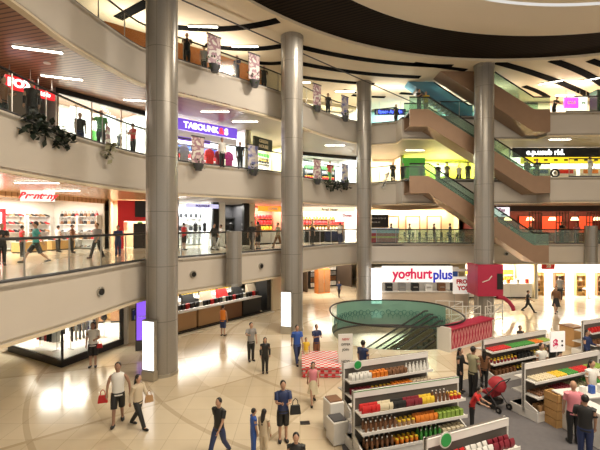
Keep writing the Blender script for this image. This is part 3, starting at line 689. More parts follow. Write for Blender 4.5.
for i, x in enumerate((.2, 4.3, 6.5, 9.0)):
    t = thing('screen_panel', 'dark carved timber screen in the restaurant front, %s' % ordl(i, 4), 'screen', sH.P(x, 0), sH.a)
    f = MB()
    for k in range(5): f.box(k*.25, k*.25+.05, 0, .06, 0, 2.6)
    for k in range(4): f.box(0, 1.05, .01, .05, .8*k+.05, .8*k+.12)
    f.build('lattice', M('dark_timber', (.08, .03, .015), .5), t)
sign(at(502, 212, 31.8), 0, 1.15, .75, M('sign_pale', (.85, .8, .85), .4, 0, .8), [('Bsa', .4, K('magenta'), -.1, .15, .01, .3), ('vino', .26, K('purple'), .1, -.2, .01, .3)], 'white cloud-like sign with magenta script right of the red-footed column', hang=S3)

# --- L3 left
sI = Shop((-12.3, 7.0), (-11.2, 17.2), Z3, 3.0, 3.0, M('fox_wall', (.10, .075, .05), .5), 110, WARM)
sign(at(20, 84.5, 15.7), math.radians(48), .98, .52, M('fox_red', (.8, .01, .02), .4, 0, .7), [('FOX', .42, M('white_letters', (1, 1, 1), .4, 0, 1.4), 0, -.01, .02)], 'red sign with white letters FOX at upper left', hang=S4)
sign(at(45, 95, 16.9), math.radians(48), .72, .34, M('fox_red', (.8, .01, .02)), [('kids', .22, MAT['white_letters'], 0, 0)], 'smaller red sign right of the FOX sign', hang=S4)
for i, x in enumerate((5.2, 6.7, 8.2, 9.4)):
    sI.put('clothes_rack', 'clothes_rack', 'steel clothes rack in the shop under the FOX sign, %s' % ordl(i, 4), 'rack', x, 1.3, 0, .5, None, None, .9)
    for k in range(7): sI.put('garment', 'garment', '%s garment hanging on the FOX shop rack, %s' % (('black', 'brown', 'tan')[k % 3], ordl(i, 4)), 'clothing', x-.55+.18*k, 1.3-.3+.1*k, 1.33, 1.7, ('black', 'brown', 'tan')[k % 3], 'garments FOX rack %s %s' % (ordl(i, 4), ('black', 'brown', 'tan')[k % 3]), .9)
sJ = Shop((-11.0, 18.0), (-8.3, 22.0), Z3, 3.0, 2.6, WW, 260, NEUT, front=(.25, BLACK))
sJ.glaze(.1, 4.7, 'g', fr=M('bronze_frame', (.2, .1, .05), .4))
for i, x in enumerate((.9, 2.3, 3.7)):
    sJ.put('dress_form', 'mannequin', 'white mannequin torso in the bright third floor window, %s' % ordl(i, 3), 'mannequin', x, 1.0, .2, 0, ('white', 'green', 'black')[i])
    t = thing('window_poster', 'tall white fashion poster in the third floor window, %s' % ordl(i, 3), 'poster', sJ.P(x+.5, .6, .4), sJ.a); MB().box(-.45, .45, 0, .04, 0, 2.1).build('poster_sheet', LBOX, t); MB().lathe([(.12, .5), (.17, .8), (.1, 1.1), (.14, 1.4), (.04, 1.5)], 10, (0, -.03), .2).build('printed_figure', POSTER, t, True)
# L3 behind first and second column
sK = Shop((-7.6, 22.2), (-3.5, 26.0), Z3, 3.0, 2.8, WW, 330, COOL)
sign(sK.P(2.45, -.15, 2.55), sK.a, 4.6, .62, M('purple_sign', (.13, .06, .5), .4, 0, .8), [('TABOUNK', .47, MAT['white_letters'], -.2, -.02, .012), ('&', .5, M('red_lit', (.9, .03, .05), .4, 0, 1), 1.15, -.02, .02), ('S', .5, MAT['white_letters'], 1.5, -.02, .02)], 'purple shop sign with white capitals and a red ampersand')
t = thing('sign_band', 'purple and white stripe band under the purple sign', 'sign', sK.P(2.3, -.1, 1.9), sK.a); MB().box(-2.5, 2.5, 0, .08, -.05, .3).build('white_stripe', WHITE, t); MB().box(-2.5, .6, -.02, .08, -.25, -.05).build('purple_stripe', M('purple_lit', (.2, .08, .6), .4, 0, .5), t)
for i, x in enumerate((.9, 2.5, 4.2)): fill_shelf(sK, x, 2.3, (1, 4), 'tall white shelf under the purple sign, %s' % ordl(i, 3), 'p', goods=('carton', 'packet'), per=5, palette=('blue', 'grey', 'red'))
for k, (x, c) in enumerate(((.9, 'black'), (1.5, 'grey'), (3.2, 'red'), (3.9, 'maroon'), (4.6, 'magenta'))): sK.put('garment', 'dress', '%s dress hanging at the front of the purple-signed shop, %s' % (c, ordl(k, 5)), 'clothing', x, .5, 1.5, .2, c, None, 1.5)
sL = Shop((-3.3, 26.3), (-.3, 30.6), Z3, 3.0, 2.6, M('pale_yellow', (.75, .68, .45), .4), 300, NEUT)
for i, x in enumerate((.9, 2.5, 4.1)): fill_shelf(sL, x, 2.2, (0, 5), 'tall white shelf in the pale yellow third floor shop, %s' % ordl(i, 3), 'y', goods=('carton', 'jar'), per=5, palette=('black', 'green', 'white', 'black', 'green'))
sign(sL.P(1.2, -.1, 2.3), sL.a, 1.9, .8, M('dark_sign', (.03, .04, .03), .4), [('GREEN', .3, K('cream'), 0, .16), ('HOUSE', .3, K('cream'), 0, -.18)], 'dark sign with pale capitals right of the purple sign')
# L3 centre
sM = Shop((-.2, 33.6), (5.2, 36.4), Z3, 3.0, 3, WW, 420, COOL, front=(.3, BLACK))
for i, x in enumerate((.9, 2.7, 4.5)): fill_shelf(sM, x, 2.4, (0, 5), 'tall dark shelf, third floor centre shop, %s' % ordl(i, 3), 'm', col='black', goods=('packet', 'carton', 'jar'), per=6, palette=('white', 'teal', 'red', 'grey', 'green'), scale=2)
sN = Shop((5.3, 35.5), (9.0, 35.5), Z3, 3.0, 2.5, CREAM, 240, WARM)
sO = Shop((9.1, 35.5), (16.2, 35.5), Z3, 3.0, 2.5, M('lime_wall', (.62, .66, .10), .5), 650, (1, 1, .75))
t = thing('green_panel', 'bright green wall panel behind the third floor walkway', 'panel', (10.0, 35.2, Z3), 0); MB().box(-1.0, 1.0, -.06, .06, 0, 2.7).build('panel', M('green_lit', (.05, .28, .03), .5, 0, .3), t)
for i, x in enumerate((1.2, 3.0, 4.8, 6.2)): sO.put('counter', 'shop_counter', 'white counter in the lime-green shop, %s' % ordl(i, 4), 'counter', x, 1.0, 0, 0, ('white', 'yellow', 'white', 'lime')[i], None, (.8, 1, 1))
for i, (x, c) in enumerate(((2.6, 'yellow'), (4.4, 'white'), (5.6, 'yellow'))):
    t = thing('wall_poster', '%s square poster on the lime-green wall, %s' % (c, ordl(i, 3)), 'poster', sO.P(x, 2.4, 1.9), 0); MB().box(-.6, .6, 0, .05, -.5, .5).build('sheet', K(c), t)
# L3 right: black sign
YEL = M('yellow_band', (.85, .6, .02), .4, 0, .8)
sP = Shop((16.8, 32.2), (30, 32.0), Z3, 3.0, 2.8, WW, 620, NEUT)
t = sign(at(560, 152.5, 31.9), 0, 7.6, .75, BLACK, [('e.p.usub rid.', .62, MAT['white_letters'], -1.2, 0, .015)], 'long black sign with white lettering over the yellow-striped shop at right', hang=S4)
t = thing('sign_band', 'bright yellow strip below the long black sign', 'sign', at(566, 160, 31.9), 0); MB().box(-3.6, 3.8, -.06, .06, -.3, .22).build('strip', YEL, t)
for k in range(9): MB().box(-3.4+.8*k, -3.1+.8*k, -.075, -.06, -.08, .06).build('mark', BLACK, t)
t = thing('arched_screen', 'black curved screen top on the long black sign', 'sign', at(585, 152.5, 31.85), 0); MB().prism([(-1.9, 0, 0), (-1.2, 0, .28), (0, 0, .4), (1.2, 0, .4), (1.9, 0, .4), (1.9, 0, 0)], (0, .1, 0)).build('panel', BLACK, t)
for i, x in enumerate((2.6, 4.6, 6.6)):
    t = thing('machine_display', 'white counter-top display with coloured panel in the yellow-striped shop, %s' % ordl(i, 3), 'display', sP.P(x, .4, 0), 0)
    MB().box(-.85, .85, -.3, .3, 0, 1.35).build('cabinet', WHITE, t); MB().box(-.6, .6, -.32, -.3, .95, 1.25).build('panel', (K('blue'), K('red'), K('orange'))[i], t)
t = thing('wall_fan', 'round black wheel-shaped display on the white wall behind the escalator head', 'display', at(555, 173, 31.6), 0); MB().tube([(math.cos(a)*.3, 0, math.sin(a)*.3) for a in [2*PI*q/16 for q in range(17)]], .08, 8, False).build('rim', BLACK, t, True); MB().ball((0, 0, 0), (.14, .05, .14)).build('hub', K('grey'), t, True)
for i, x in enumerate((1.2, 3.6, 5.6, 8)): sP.put('dress_form', 'mannequin', 'mannequin torso in the yellow-striped shop, %s' % ordl(i, 4), 'mannequin', x, 1.4, .1, 0, ('black', 'white', 'pink', 'white')[i])

# --- L4
t = thing('timber_screen', 'long orange timber panel behind the top floor rail', 'panel', (-8.9, 18.2, Z4), 0)
ps = [(-8.9, 18.2), (-7.1, 19.7), (-5.0, 21.3), (-3.0, 23.2), (-2.2, 24.1)]
m = MB()
for (a, b) in zip(ps, ps[1:]): d = (Vector(b)-Vector(a)).normalized(); m.prism([(a[0]+8.9, a[1]-18.2, .35), (b[0]+8.9, b[1]-18.2, .35), (b[0]+8.9, b[1]-18.2, 1.6), (a[0]+8.9, a[1]-18.2, 1.6)], (-d.y*.08, d.x*.08, 0))
m.build('boards', ORANGE, t)
mp = MB()
for p in ps: mp.box(p[0]+8.9-.04, p[0]+8.9+.04, p[1]-18.2+.05, p[1]-18.2+.13, 0, 1.6)
mp.build('posts', WOODM, t)
sQ = Shop((-.2, 32.5), (5.4, 35.0), Z4, 2.6, 2.4, WW, 260, NEUT, front=(.3, CREAM))
sR = Shop((5.6, 34), (16.5, 34), Z4, 2.6, 2.4, M('teal_wall', (.35, .62, .58), .5), 420, COOL)
NEON = M('blue_neon', (.05, .1, .9), .4, 0, 3)
sign(at(390, 112, 33.7), 0, 2.6, .5, M('dark_navy', (.02, .03, .15), .4), [('Space Arcade', .36, NEON, 0, 0)], 'blue neon sign on the top floor right of the slim column', hang=ZC)
for i in range(4): sR.put('counter', 'shop_counter', 'white counter on the top floor behind the teal glass, %s' % ordl(i, 4), 'counter', 3+2*i, .6, 0, 0, 'teal')
sS = Shop((17, 31.2), (30, 31.0), Z4, 2.6, 2.5, CREAM, 420, WARM)
sign(at(571, 103, 30.9), 0, 1.1, .8, M('magenta_screen', (.7, .05, .6), .4, 0, 1.6), [('SALE', .3, WHITE, 0, 0)], 'magenta lit screen on the top floor at right', hang=ZC)
sign(at(583, 103, 30.9), 0, .7, .9, M('white_screen', (.9, .9, .85), .4, 0, 1.0), [('tea', .22, K('green'), 0, 0)], 'white lit panel right of the magenta screen', hang=ZC)
t = thing('kiosk_post', 'dark green booth at the right end of the top floor', 'booth', (22.2, 29.6, Z4), 0); MB().box(-.5, .5, -.4, .4, 0, 2.2).build('booth_body', M('dark_green', (.02, .06, .04), .4), t); MB().box(-.35, .35, -.42, -.4, .9, 1.8).build('booth_window', GREENG, t)

# ---------------------------------------------------------------- ground floor units
# left fashion window box: corner nearest camera
cA, cL, cR = Vector((-9.7, 16.3)), Vector((-13.4, 18.4)), Vector((-8.55, 19.6))
for e, (a, b) in enumerate(((cL, cA), (cA, cR))):
    d = b-a; n_ = (b-a).length
    o = thing('window_%d' % (80+e), None, None, (a.x, a.y, 0), math.atan2(d.y, d.x)); del_keys(o); o['kind'] = 'structure'
    MB().box(0, n_, -.01, .01, .3, 2.88).build('pane', SHOPGLASS, o)
    MB().box(0, n_, -.04, .06, 0, .3).build('window_sill', BLACK, o)
    f = MB(); f.box(-.03, .03, -.03, .03, .3, 2.88); f.box(n_-.35 if e else n_-.03, n_-(.0 if e else -.03), -.03, .05, 0, 2.88); f.build('window_frame', BLACK, o)
struct('floor', MB().prism([(cL.x, cL.y, .2), (cA.x, cA.y, .2), (cR.x, cR.y, .2), (-10.0, 24, .2), (-15, 24, .2)], (0, 0, .1)), WHITE)
sT = Shop((-15.0, 20.4), (-9.2, 21.6), .3, 2.55, 1.8, GOLD, 120, WARM, sides=False)
area((-11.4, 19.8, 2.75), 2.4, 1.2, 210, NEUT, (0, 0, .3))
for i, (x, y, r) in enumerate(((-11.2, 17.8, -.45), (-9.85, 18.2, 1.1), (-11.7, 19.0, -.4), (-10.6, 19.6, .3))):
    place('clothes_rack', 'clothes_rack', 'steel clothes rack in the corner display window, %s' % ordl(i, 4), 'rack', (x, y, .3), r, None, None, .75)
    cl = [('red', 'black', 'white', 'red', 'black', 'black', 'white'), ('black', 'white', 'black', 'grey', 'black', 'white', 'black'), ('black', 'grey', 'red', 'white', 'black', 'red', 'black'), ('white', 'tan', 'black', 'tan', 'black', 'white', 'tan')][i]
    for k in range(7):
        u = (-.54+.18*k); place('garment', 'garment', '%s garment hanging on the corner window rack, %s' % (cl[k], ordl(i, 4)), 'clothing', (x+u*math.cos(r), y+u*math.sin(r), .3+1.08), r+PI/2-.4, cl[k], 'corner rack %d garments %s' % (i, cl[k]), .85)
for i, x in enumerate((1.0, 2.0, 3.0, 4.0, 5.0)): sT.put('handbag', 'handbag', '%s handbag on the golden shop wall, %s' % (('black', 'tan', 'black', 'tan', 'brown')[i], ordl(i, 5)), 'bag', x, 1.3, 1.1, 0, ('black', 'tan', 'black', 'tan', 'brown')[i], None, 1.4); sT.put('counter', 'display_plinth', 'narrow wooden plinth against the golden shop wall, %s' % ordl(i, 5), 'plinth', x, 1.35, 0, 0, WOODM, None, (.35, .8, 1.1))
place('dress_form', 'mannequin', 'black mannequin torso beside the corner display window racks', 'mannequin', (-9.6, 19.6, .3), 0, 'black')
# cream wall with poster, white post
def wallseg(nm, a, b, z0, z1, mat, th=.15):
    a = Vector(a); b = Vector(b); d = b-a; o = struct(nm, MB().box(0, d.length, 0, th, z0, z1), mat); o.location = (a.x, a.y, 0); o.rotation_euler = (0, 0, math.atan2(d.y, d.x)); return o
wallseg('wall_ground_1', (-8.5, 19.6), (-6.7, 20.9), 0, S2, CREAM)
struct('trim_90', MB().box(-8.62, -8.42, 19.45, 19.65, 0, S2), WHITE)
t = thing('wall_screen', 'wide blue and white screen on the cream wall near the tall column', 'screen', (-7.75, 20.0, 1.35), math.atan2(1.3, 1.8)); MB().box(-.65, .65, -.06, .0, -.25, .35).build('frame', DGREY, t); MB().box(-.6, .6, -.075, -.06, -.2, .3).build('picture', print_mat('screen_picture', (.02, .05, .4), (.5, .6, .8), (.9, .9, .9), 2.5), t)
t = thing('advertising_pillar', 'glowing violet upright advertising panel left of the tall column', 'advertisement', (-7.3, 18.55, 0), .3); MB().box(-.3, .3, -.1, .1, 0, 2.5).build('frame', DGREY, t); MB().box(-.25, .25, -.115, -.1, .5, 2.4).build('panel', M('violet_panel', (.2, .08, .7), .4, 0, .9), t); lettering('new', .2, WHITE, t, (0, -.12, 1.6), .003)
# lightboxes by the columns
for px, D, r, lab, dy in ((149.5, 14.95, -.35, 'tall white lit advertising box at the foot of the nearest column', 0), (286.5, 21.4, -.3, 'tall white lit advertising box beside the middle column', 0)):
    t = thing('advertising_lightbox', lab, 'lightbox', (gx(px, D), D, 0), r); k = .28 if D < 18 else .3
    MB().box(-k, k, -.07, .07, .35 if D < 18 else .25, 2.25).build('frame', STEEL, t); MB().box(-k+.03, k-.03, -.08, -.07, .4, 2.2).build('lit_face', LBOX, t); MB().box(-k, k, -.12, .12, 0, .35).build('foot', STEEL, t)
# counter shop between the first two columns
sU = Shop((-6.6, 20.8), (-1.9, 27.0), 0, 2.88, 4.0, M('beauty_wall', (.75, .68, .58), .4), 230, NEUT, sides=False)
for i in range(4):
    x = .9+1.75*i; sU.put('counter', 'display_counter', 'white display counter with timber front in the cosmetics shop, %s' % ordl(i, 4), 'counter', x, .55, 0, 0, (K('tan'), K('tan'), K('brown'), BLACK)[i], None, (.9, 1, 1.1))
    for k in range(6): c = ('black', 'white', 'black', 'black', 'red', 'black')[k]; sU.put('carton', 'product_box', '%s product box on the cosmetics counter, %s' % (c, ordl(i, 4)), 'product', x-.7+.28*k, .55, 1.15, .3, c, 'boxes %s cosmetics counter %d' % (c, i), (2.6, 1.6, 1.7))
for i in range(5):
    x = .8+1.5*i; fill_shelf(sU, x, 3.5, (1, 5), 'tall black cosmetics shelf on the back wall, %s' % ordl(i, 5), 'c', col='black', goods=('carton', 'bottle', 'jar'), per=6, palette=('white', 'red', 'white', 'yellow', 'black'), scale=2)
for i, (x, c) in enumerate(((1.0, 'black'), (2.45, 'white'), (3.9, 'black'), (5.35, 'white'), (6.8, 'black'))): sU.put('counter', 'display_island', '%s display island in the middle of the cosmetics shop, %s' % (c, ordl(i, 5)), 'counter', x, 2.55, 0, .1, c, None, (.6, 1, 1.3))
for i in range(6):
    x = .7+1.3*i; c = ('black', 'white')[i % 2]; q = thing('display_stand', '%s tilted display stand on the cosmetics islands, %s' % (c, ordl(i, 6)), 'display', sU.P(x, 1.35, 0), sU.a)
    MB().box(-.4, .4, -.2, .2, 0, 1.2).build('stand_base', K(c), q); MB().prism([(-.38, -.2, 1.2), (-.38, .2, 1.2), (-.38, .2, 1.75), (-.38, .12, 1.75)], (.76, 0, 0)).build('tilted_panel', K(('red', 'black', 'beige')[i % 3]), q)
t = thing('shop_platform', 'low black platform with pale edge strip under the cosmetics counters', 'platform', sU.P(0, 0, 0), sU.a); MB().box(0, 7.7, .02, .14, 0, .1).build('black_kerb', BLACK, t); MB().box(0, 7.7, -.35, .0, 0, .03).build('pale_strip', M('pale_strip', (.85, .8, .66), .3), t)
t = thing('shop_pier', 'black glossy pier at the right end of the cosmetics shop', 'pier', sU.P(7.55, .2, 0), sU.a); MB().box(-.15, .25, -.1, .9, 0, 2.85).build('pier_body', BLACK, t)
wallseg('wall_ground_2', (-1.85, 27.0), (-.3, 29.6), 0, S2, CREAM)
sign(Vector((-.62, 28.3, 1.75)), 1.0, 1.0, 1.0, M('red_ad', (.75, .05, .05), .4, 0, .3), [('O', .6, WHITE, 0, 0, .03)], 'red square sign with a white ring left of the middle column', name='wall_sign')
# corridor beyond the middle column
sV = Shop((.6, 34.5), (4.9, 37.5), 0, S2, 3, M('corridor_wall', (.10, .07, .05), .5), 120, WARM)
for i, x in enumerate((2.0, 3.6)): fill_shelf(sV, x, 1.2, (0, 5), 'tall dark shelf at the end of the ground floor corridor, %s' % ordl(i, 2), 'v', col='black', goods=('carton',), per=5, palette=('white', 'brown', 'grey', 'white', 'tan'), scale=2.2)
t = thing('wooden_cabinet', 'brown wooden cabinet at the far end of the corridor', 'cabinet', (1.9, 34.2, 0), .5); MB().box(-.6, .6, -.3, .3, 0, 2.1).build('cabinet_body', ORANGE, t)
for s_ in (-1, 1): dr = MB().box(.3*s_-.26, .3*s_+.26, -.33, -.3, .1, 2.0).build('door', WOODM, t); MB().tube([(.06*s_, -.35, .9), (.06*s_, -.35, 1.2)], .015, 6).build('handle', STEEL, dr)
wallseg('wall_ground_3', (-.3, 29.6), (.3, 36), 0, S2, CREAM); area((2.6, 33, 2.8), 3, 2, 160, WARM)
# yoghurt kiosk
D = 28.6; t = thing('yoghurt_kiosk', 'white frozen yoghurt kiosk with a counter behind the escalator well', 'kiosk', (8.9, D, 0), 0)
MB().box(-3.2, 3.2, 0, .6, 0, 1.0).build('counter', M('kiosk_beige', (.6, .5, .4), .4), t); MB().box(-3.3, 3.3, -.1, .7, 1.0, 1.06).build('worktop', WHITE, t)
MB().box(-3.2, 3.2, 1.9, 2.0, 0, 2.6).build('back_panel', WW, t); MB().box(-3.2, 3.2, -.13, .1, 2.5, 2.66).build('header_beam', WHITE, t)
for x in (-3.15, 3.15): MB().box(x-.05, x+.05, 0, .1, 1.0, 2.7).build('post', WHITE, t)
tk = sign(at(417, 274, 28.4), 0, 5.0, 1.15, M('sign_white3', (.92, .9, .87), .4, 0, .45), [('yoghurt', 1.0, M('crimson_letters', (.62, .01, .09), .4, 0, .3), -.35, 0, .03), ('plus', .95, M('blue_letters', (.02, .04, .5), .4, 0, .3), 1.8, -.06, .03)], 'white signboard reading yoghurtplus in crimson and blue letters')
for ch_, w_ in zip([c for c in tk.children_recursive if c.name.startswith('lettering')], (2.85, 1.35)):
    bpy.context.view_layer.update(); ch_.scale = (w_/max(.1, ch_.dimensions.x), 1, 1)
for i in range(6):
    c = ('black', 'grey', 'black', 'white', 'brown', 'black')[i]
    q = thing('yoghurt_machine', '%s machine on the yoghurt kiosk counter, %s' % (c, ordl(i, 6)), 'machine', (6.4+.95*i, D+.3, 1.06), 0)
    MB().box(-.25, .25, -.2, .2, 0, .55).build('machine_body', K(c), q); MB().box(-.15, .15, -.26, -.2, .25, .32).build('tap', STEEL, q)
for i in range(8):
    c = ('red', 'white', 'orange', 'green', 'white', 'red', 'yellow', 'blue')[i]
    q = thing('menu_poster', '%s menu poster on the back of the yoghurt kiosk, %s' % (c, ordl(i, 8)), 'panel', (6.2+.78*i, D+1.85, 1.9), 0); MB().box(-.33, .33, -.03, .03, -.3, .5).build('sheet', K(c), q)
t = thing('upright_banner', 'white upright banner left of the yoghurt kiosk', 'banner', at(376.5, 299, 28.2), 0); t.location.z = 0
MB().box(-.36, .36, -.03, .03, .25, 2.75).build('banner_sheet', LBOX, t); MB().box(-.4, .4, -.12, .12, 0, .25).build('banner_foot', BLACK, t); lettering('3.90', .22, BLACK, t, (0, -.05, 2.1), .003); lettering('cup', .25, BLACK, t, (0, -.05, 1.6), .003)
t = thing('promotion_board', 'white promotion board with red letters right of the yoghurt sign', 'board', at(461.5, 290, 27.9), 0); t.location.z = 0
MB().box(-.6, .62, -.03, .03, 1.0, 2.2).build('board', M('board_white', (.85, .82, .78), .4, 0, .25), t)
for x in (-.5, .5): MB().tube([(x, 0, 0), (x, 0, 1.05)], .03, 6).build('leg', STEEL, t)
lettering('FRO', .4, RED, t, (.0, -.05, 1.85), .004, .02); lettering('YO!', .4, RED, t, (.05, -.05, 1.4), .004, .02)
# red wrap kiosk around the fourth column
t = thing('column_kiosk', 'magenta-red box wrapped around the foot of the right column', 'kiosk', (gx(484, 26), 26.0, 0), 0)
f = MB(); f.box(-.78, .84, -.85, -.6, 1.3, 3.3); f.box(-.78, -.62, -.6, .8, 1.3, 3.3); f.box(.68, .84, -.6, .8, 1.3, 3.3); f.build('wrap_panel', MAROON, t, bevel=.03)
MB().box(.42, .8, -.88, -.86, 1.75, 2.75).build('dark_screen', BLACK, t)
MB().tube([(.5, -.75, 1.25), (.9, -.72, 1.2), (1.25, -.7, .95), (1.5, -.7, .6), (1.55, -.7, .4)], .13, 8).build('curved_arm', MAROON, t, True)
MB().tube([(-.5, -.87, 2.2), (-.1, -.87, 2.35), (.1, -.87, 2.6)], .03, 6).build('swoosh_mark', WHITE, t)
for x in (-.7, .85):
    for y in (-.7, .7): MB().tube([(x, y, 0), (x, y, 1.25)], .035, 6).build('leg', STEEL, t)
# white metal barriers
for i, (x, y, r, L) in enumerate(((9.8, 23.6, .1, 1.8), (11.6, 23.9, .5, 1.6), (9.4, 25.2, -.2, 1.6), (11.9, 25.4, 1.4, 1.5))):
    t = thing('metal_barrier', 'white metal barrier near the foot of the red-wrapped column, %s' % ordl(i, 4), 'barrier', (x, y, 0), r); f = MB()
    for zz in (.15, .55, 1.0): f.tube([(-L/2, 0, zz), (L/2, 0, zz)], .025, 6)
    f.build('rails', WHITE, t)
    for x_ in (-L/2, 0, L/2): MB().tube([(x_, 0, 0), (x_, 0, 1.02)], .03, 6).build('post', WHITE, t)
    MB().tube([(-L/2, 0, .15), (L/2, 0, 1.0)], .02, 6).build('brace', WHITE, t)
# right ground shops
sW = Shop((13.0, 31.6), (18.6, 31.6), 0, S2, 3, M('cream_lit', (.85, .75, .5), .4), 380, WARM)
for i in range(3): sW.put('counter', 'shop_counter', 'long white counter at the back right of the ground floor, %s' % ordl(i, 3), 'counter', 1.1+1.7*i, .3, 0, 0, WHITE, None, (.93, 1, 1.15))
for i in range(3): fill_shelf(sW, 1.0+1.75*i, 2.4, (2, 5), 'tall shelf behind the long white counter, %s' % ordl(i, 3), 'w', goods=('packet', 'carton', 'jar'), per=6, palette=('yellow', 'white', 'orange'), scale=2)
for i in range(7): c = ('yellow', 'white', 'green', 'black', 'orange', 'white', 'red')[i]; sW.put('carton', 'product_box', '%s box standing on the long white counter, %s' % (c, ordl(i, 7)), 'product', .6+.75*i, .3, 1.15, 0, c, None, 2)
sX = Shop((18.7, 31.6), (30, 31.4), 0, S2, 3.4, M('very_bright_wall', (.9, .87, .8), .4), 760, NEUT)
for i in range(5):
    t = thing('wooden_rack', 'tall golden wooden rack in the bright far right shop, %s' % ordl(i, 5), 'rack', sX.P(.9+1.7*i, 1.2, 0), sX.a)
    MB().box(-.4, .4, .3, .35, 0, 1.9).box(-.4, -.35, 0, .35, 0, 1.9).box(.35, .4, 0, .35, 0, 1.9).build('rack_frame', WOODM if i % 2 else GOLD, t)
    for k in range(4): MB().box(-.35, .35, 0, .3, .3+.45*k, .34+.45*k).build('shelf', GOLD, t)
    for k in range(3): sX.put('handbag', 'handbag', '%s handbag on the wooden rack, %s' % (('black', 'brown', 'white')[k], ordl(i, 5)), 'bag', .9+1.7*i, 1.35, .34+.45*k, 0, ('black', 'brown', 'white')[k], None, .9)
for i in range(3): sX.put('cafe_table', 'display_table', 'small white display table at the front of the bright far right shop, %s' % ordl(i, 3), 'table', 1.8+2.4*i, .2, 0, 0, 'white')
sign(at(548, 266, 31.3), 0, 1.0, .5, K('red'), [('20', .35, WHITE, 0, 0)], 'small red sign between the two far right shops', hang=S2)

# red lattice barrier beside the well
a, b = Vector((6.85, 18.3)), Vector((9.85, 20.5)); d = b-a; L = d.length
t = thing('lattice_enclosure', 'red enclosure with white lattice sides to the right of the escalator well', 'enclosure', (a.x, a.y, 0), math.atan2(d.y, d.x))
MB().box(0, L, 0, .1, .08, .98).build('side_panel', MAROON, t); MB().box(0, L, -.1, .6, .98, 1.05).build('top_panel', MAROON, t); MB().box(0, .1, .1, .5, .08, .98).build('end_panel', MAROON, t); MB().box(0, L, .48, .56, .08, .98).build('back_panel', MAROON, t)
f = MB()
for k in range(14):
    x = .1+k*(L-.3)/13.5; f.tube([(x, -.02, .12), (x+.22, -.02, .92)], .018, 4); f.tube([(x+.22, -.02, .12), (x, -.02, .92)], .018, 4)
f.build('lattice', M('lattice_pink', (.75, .35, .35), .5), t); MB().box(-.05, L+.02, -.06, .0, 0, .08).build('kerb', WHITE, t); MB().box(-.12, 0, -.08, .6, 0, 1.1).build('end_post', WHITE, t)
# checked stand with board
t = thing('promotion_stand', 'low red and white chequered promotion stand near the well', 'stand', (.92, 16.2, 0), .0)
MB().box(-.8, .6, -1.0, .85, .0, .38).build('stand_body', CHECK, t); MB().box(-.85, .65, -1.05, .9, .38, .42).build('stand_top', CHECK, t)
f = MB(); [f.tube([(-.85, -1.05, .06+.14*k), (.65, -1.05, .06+.14*k)], .02, 5) for k in range(3)]; f.build('red_rails', RED, t)
t = thing('information_board', 'white upright information board beside the chequered stand', 'board', at(345.5, 370, 15.6), .1); t.location.z = 0
MB().box(-.28, .28, -.03, .03, .1, 1.55).build('board', M('board_white2', (.85, .83, .8), .4), t); MB().box(-.3, .3, -.15, .15, 0, .1).build('foot', BLACK, t)
for k in range(4): lettering(('NEW', 'OFFER', 'JOIN', 'NOW')[k], .13, BLACK if k else RED, t, (0, -.04, 1.35-.2*k), .003)
MB().lathe([(.13, 0), (.13, .02)], 16).build('face_picture', POSTER, t); t.children[-1].location = (0, -.04, .5); t.children[-1].rotation_euler = (PI/2, 0, 0)
t = thing('floor_socket', 'small black floor hatch on the pale marble floor', 'hatch', onz(305, 423, 0), .1); MB().box(-.14, .14, -.1, .1, 0, .015).build('hatch_plate', BLACK, t)
t.children[0].parent = t
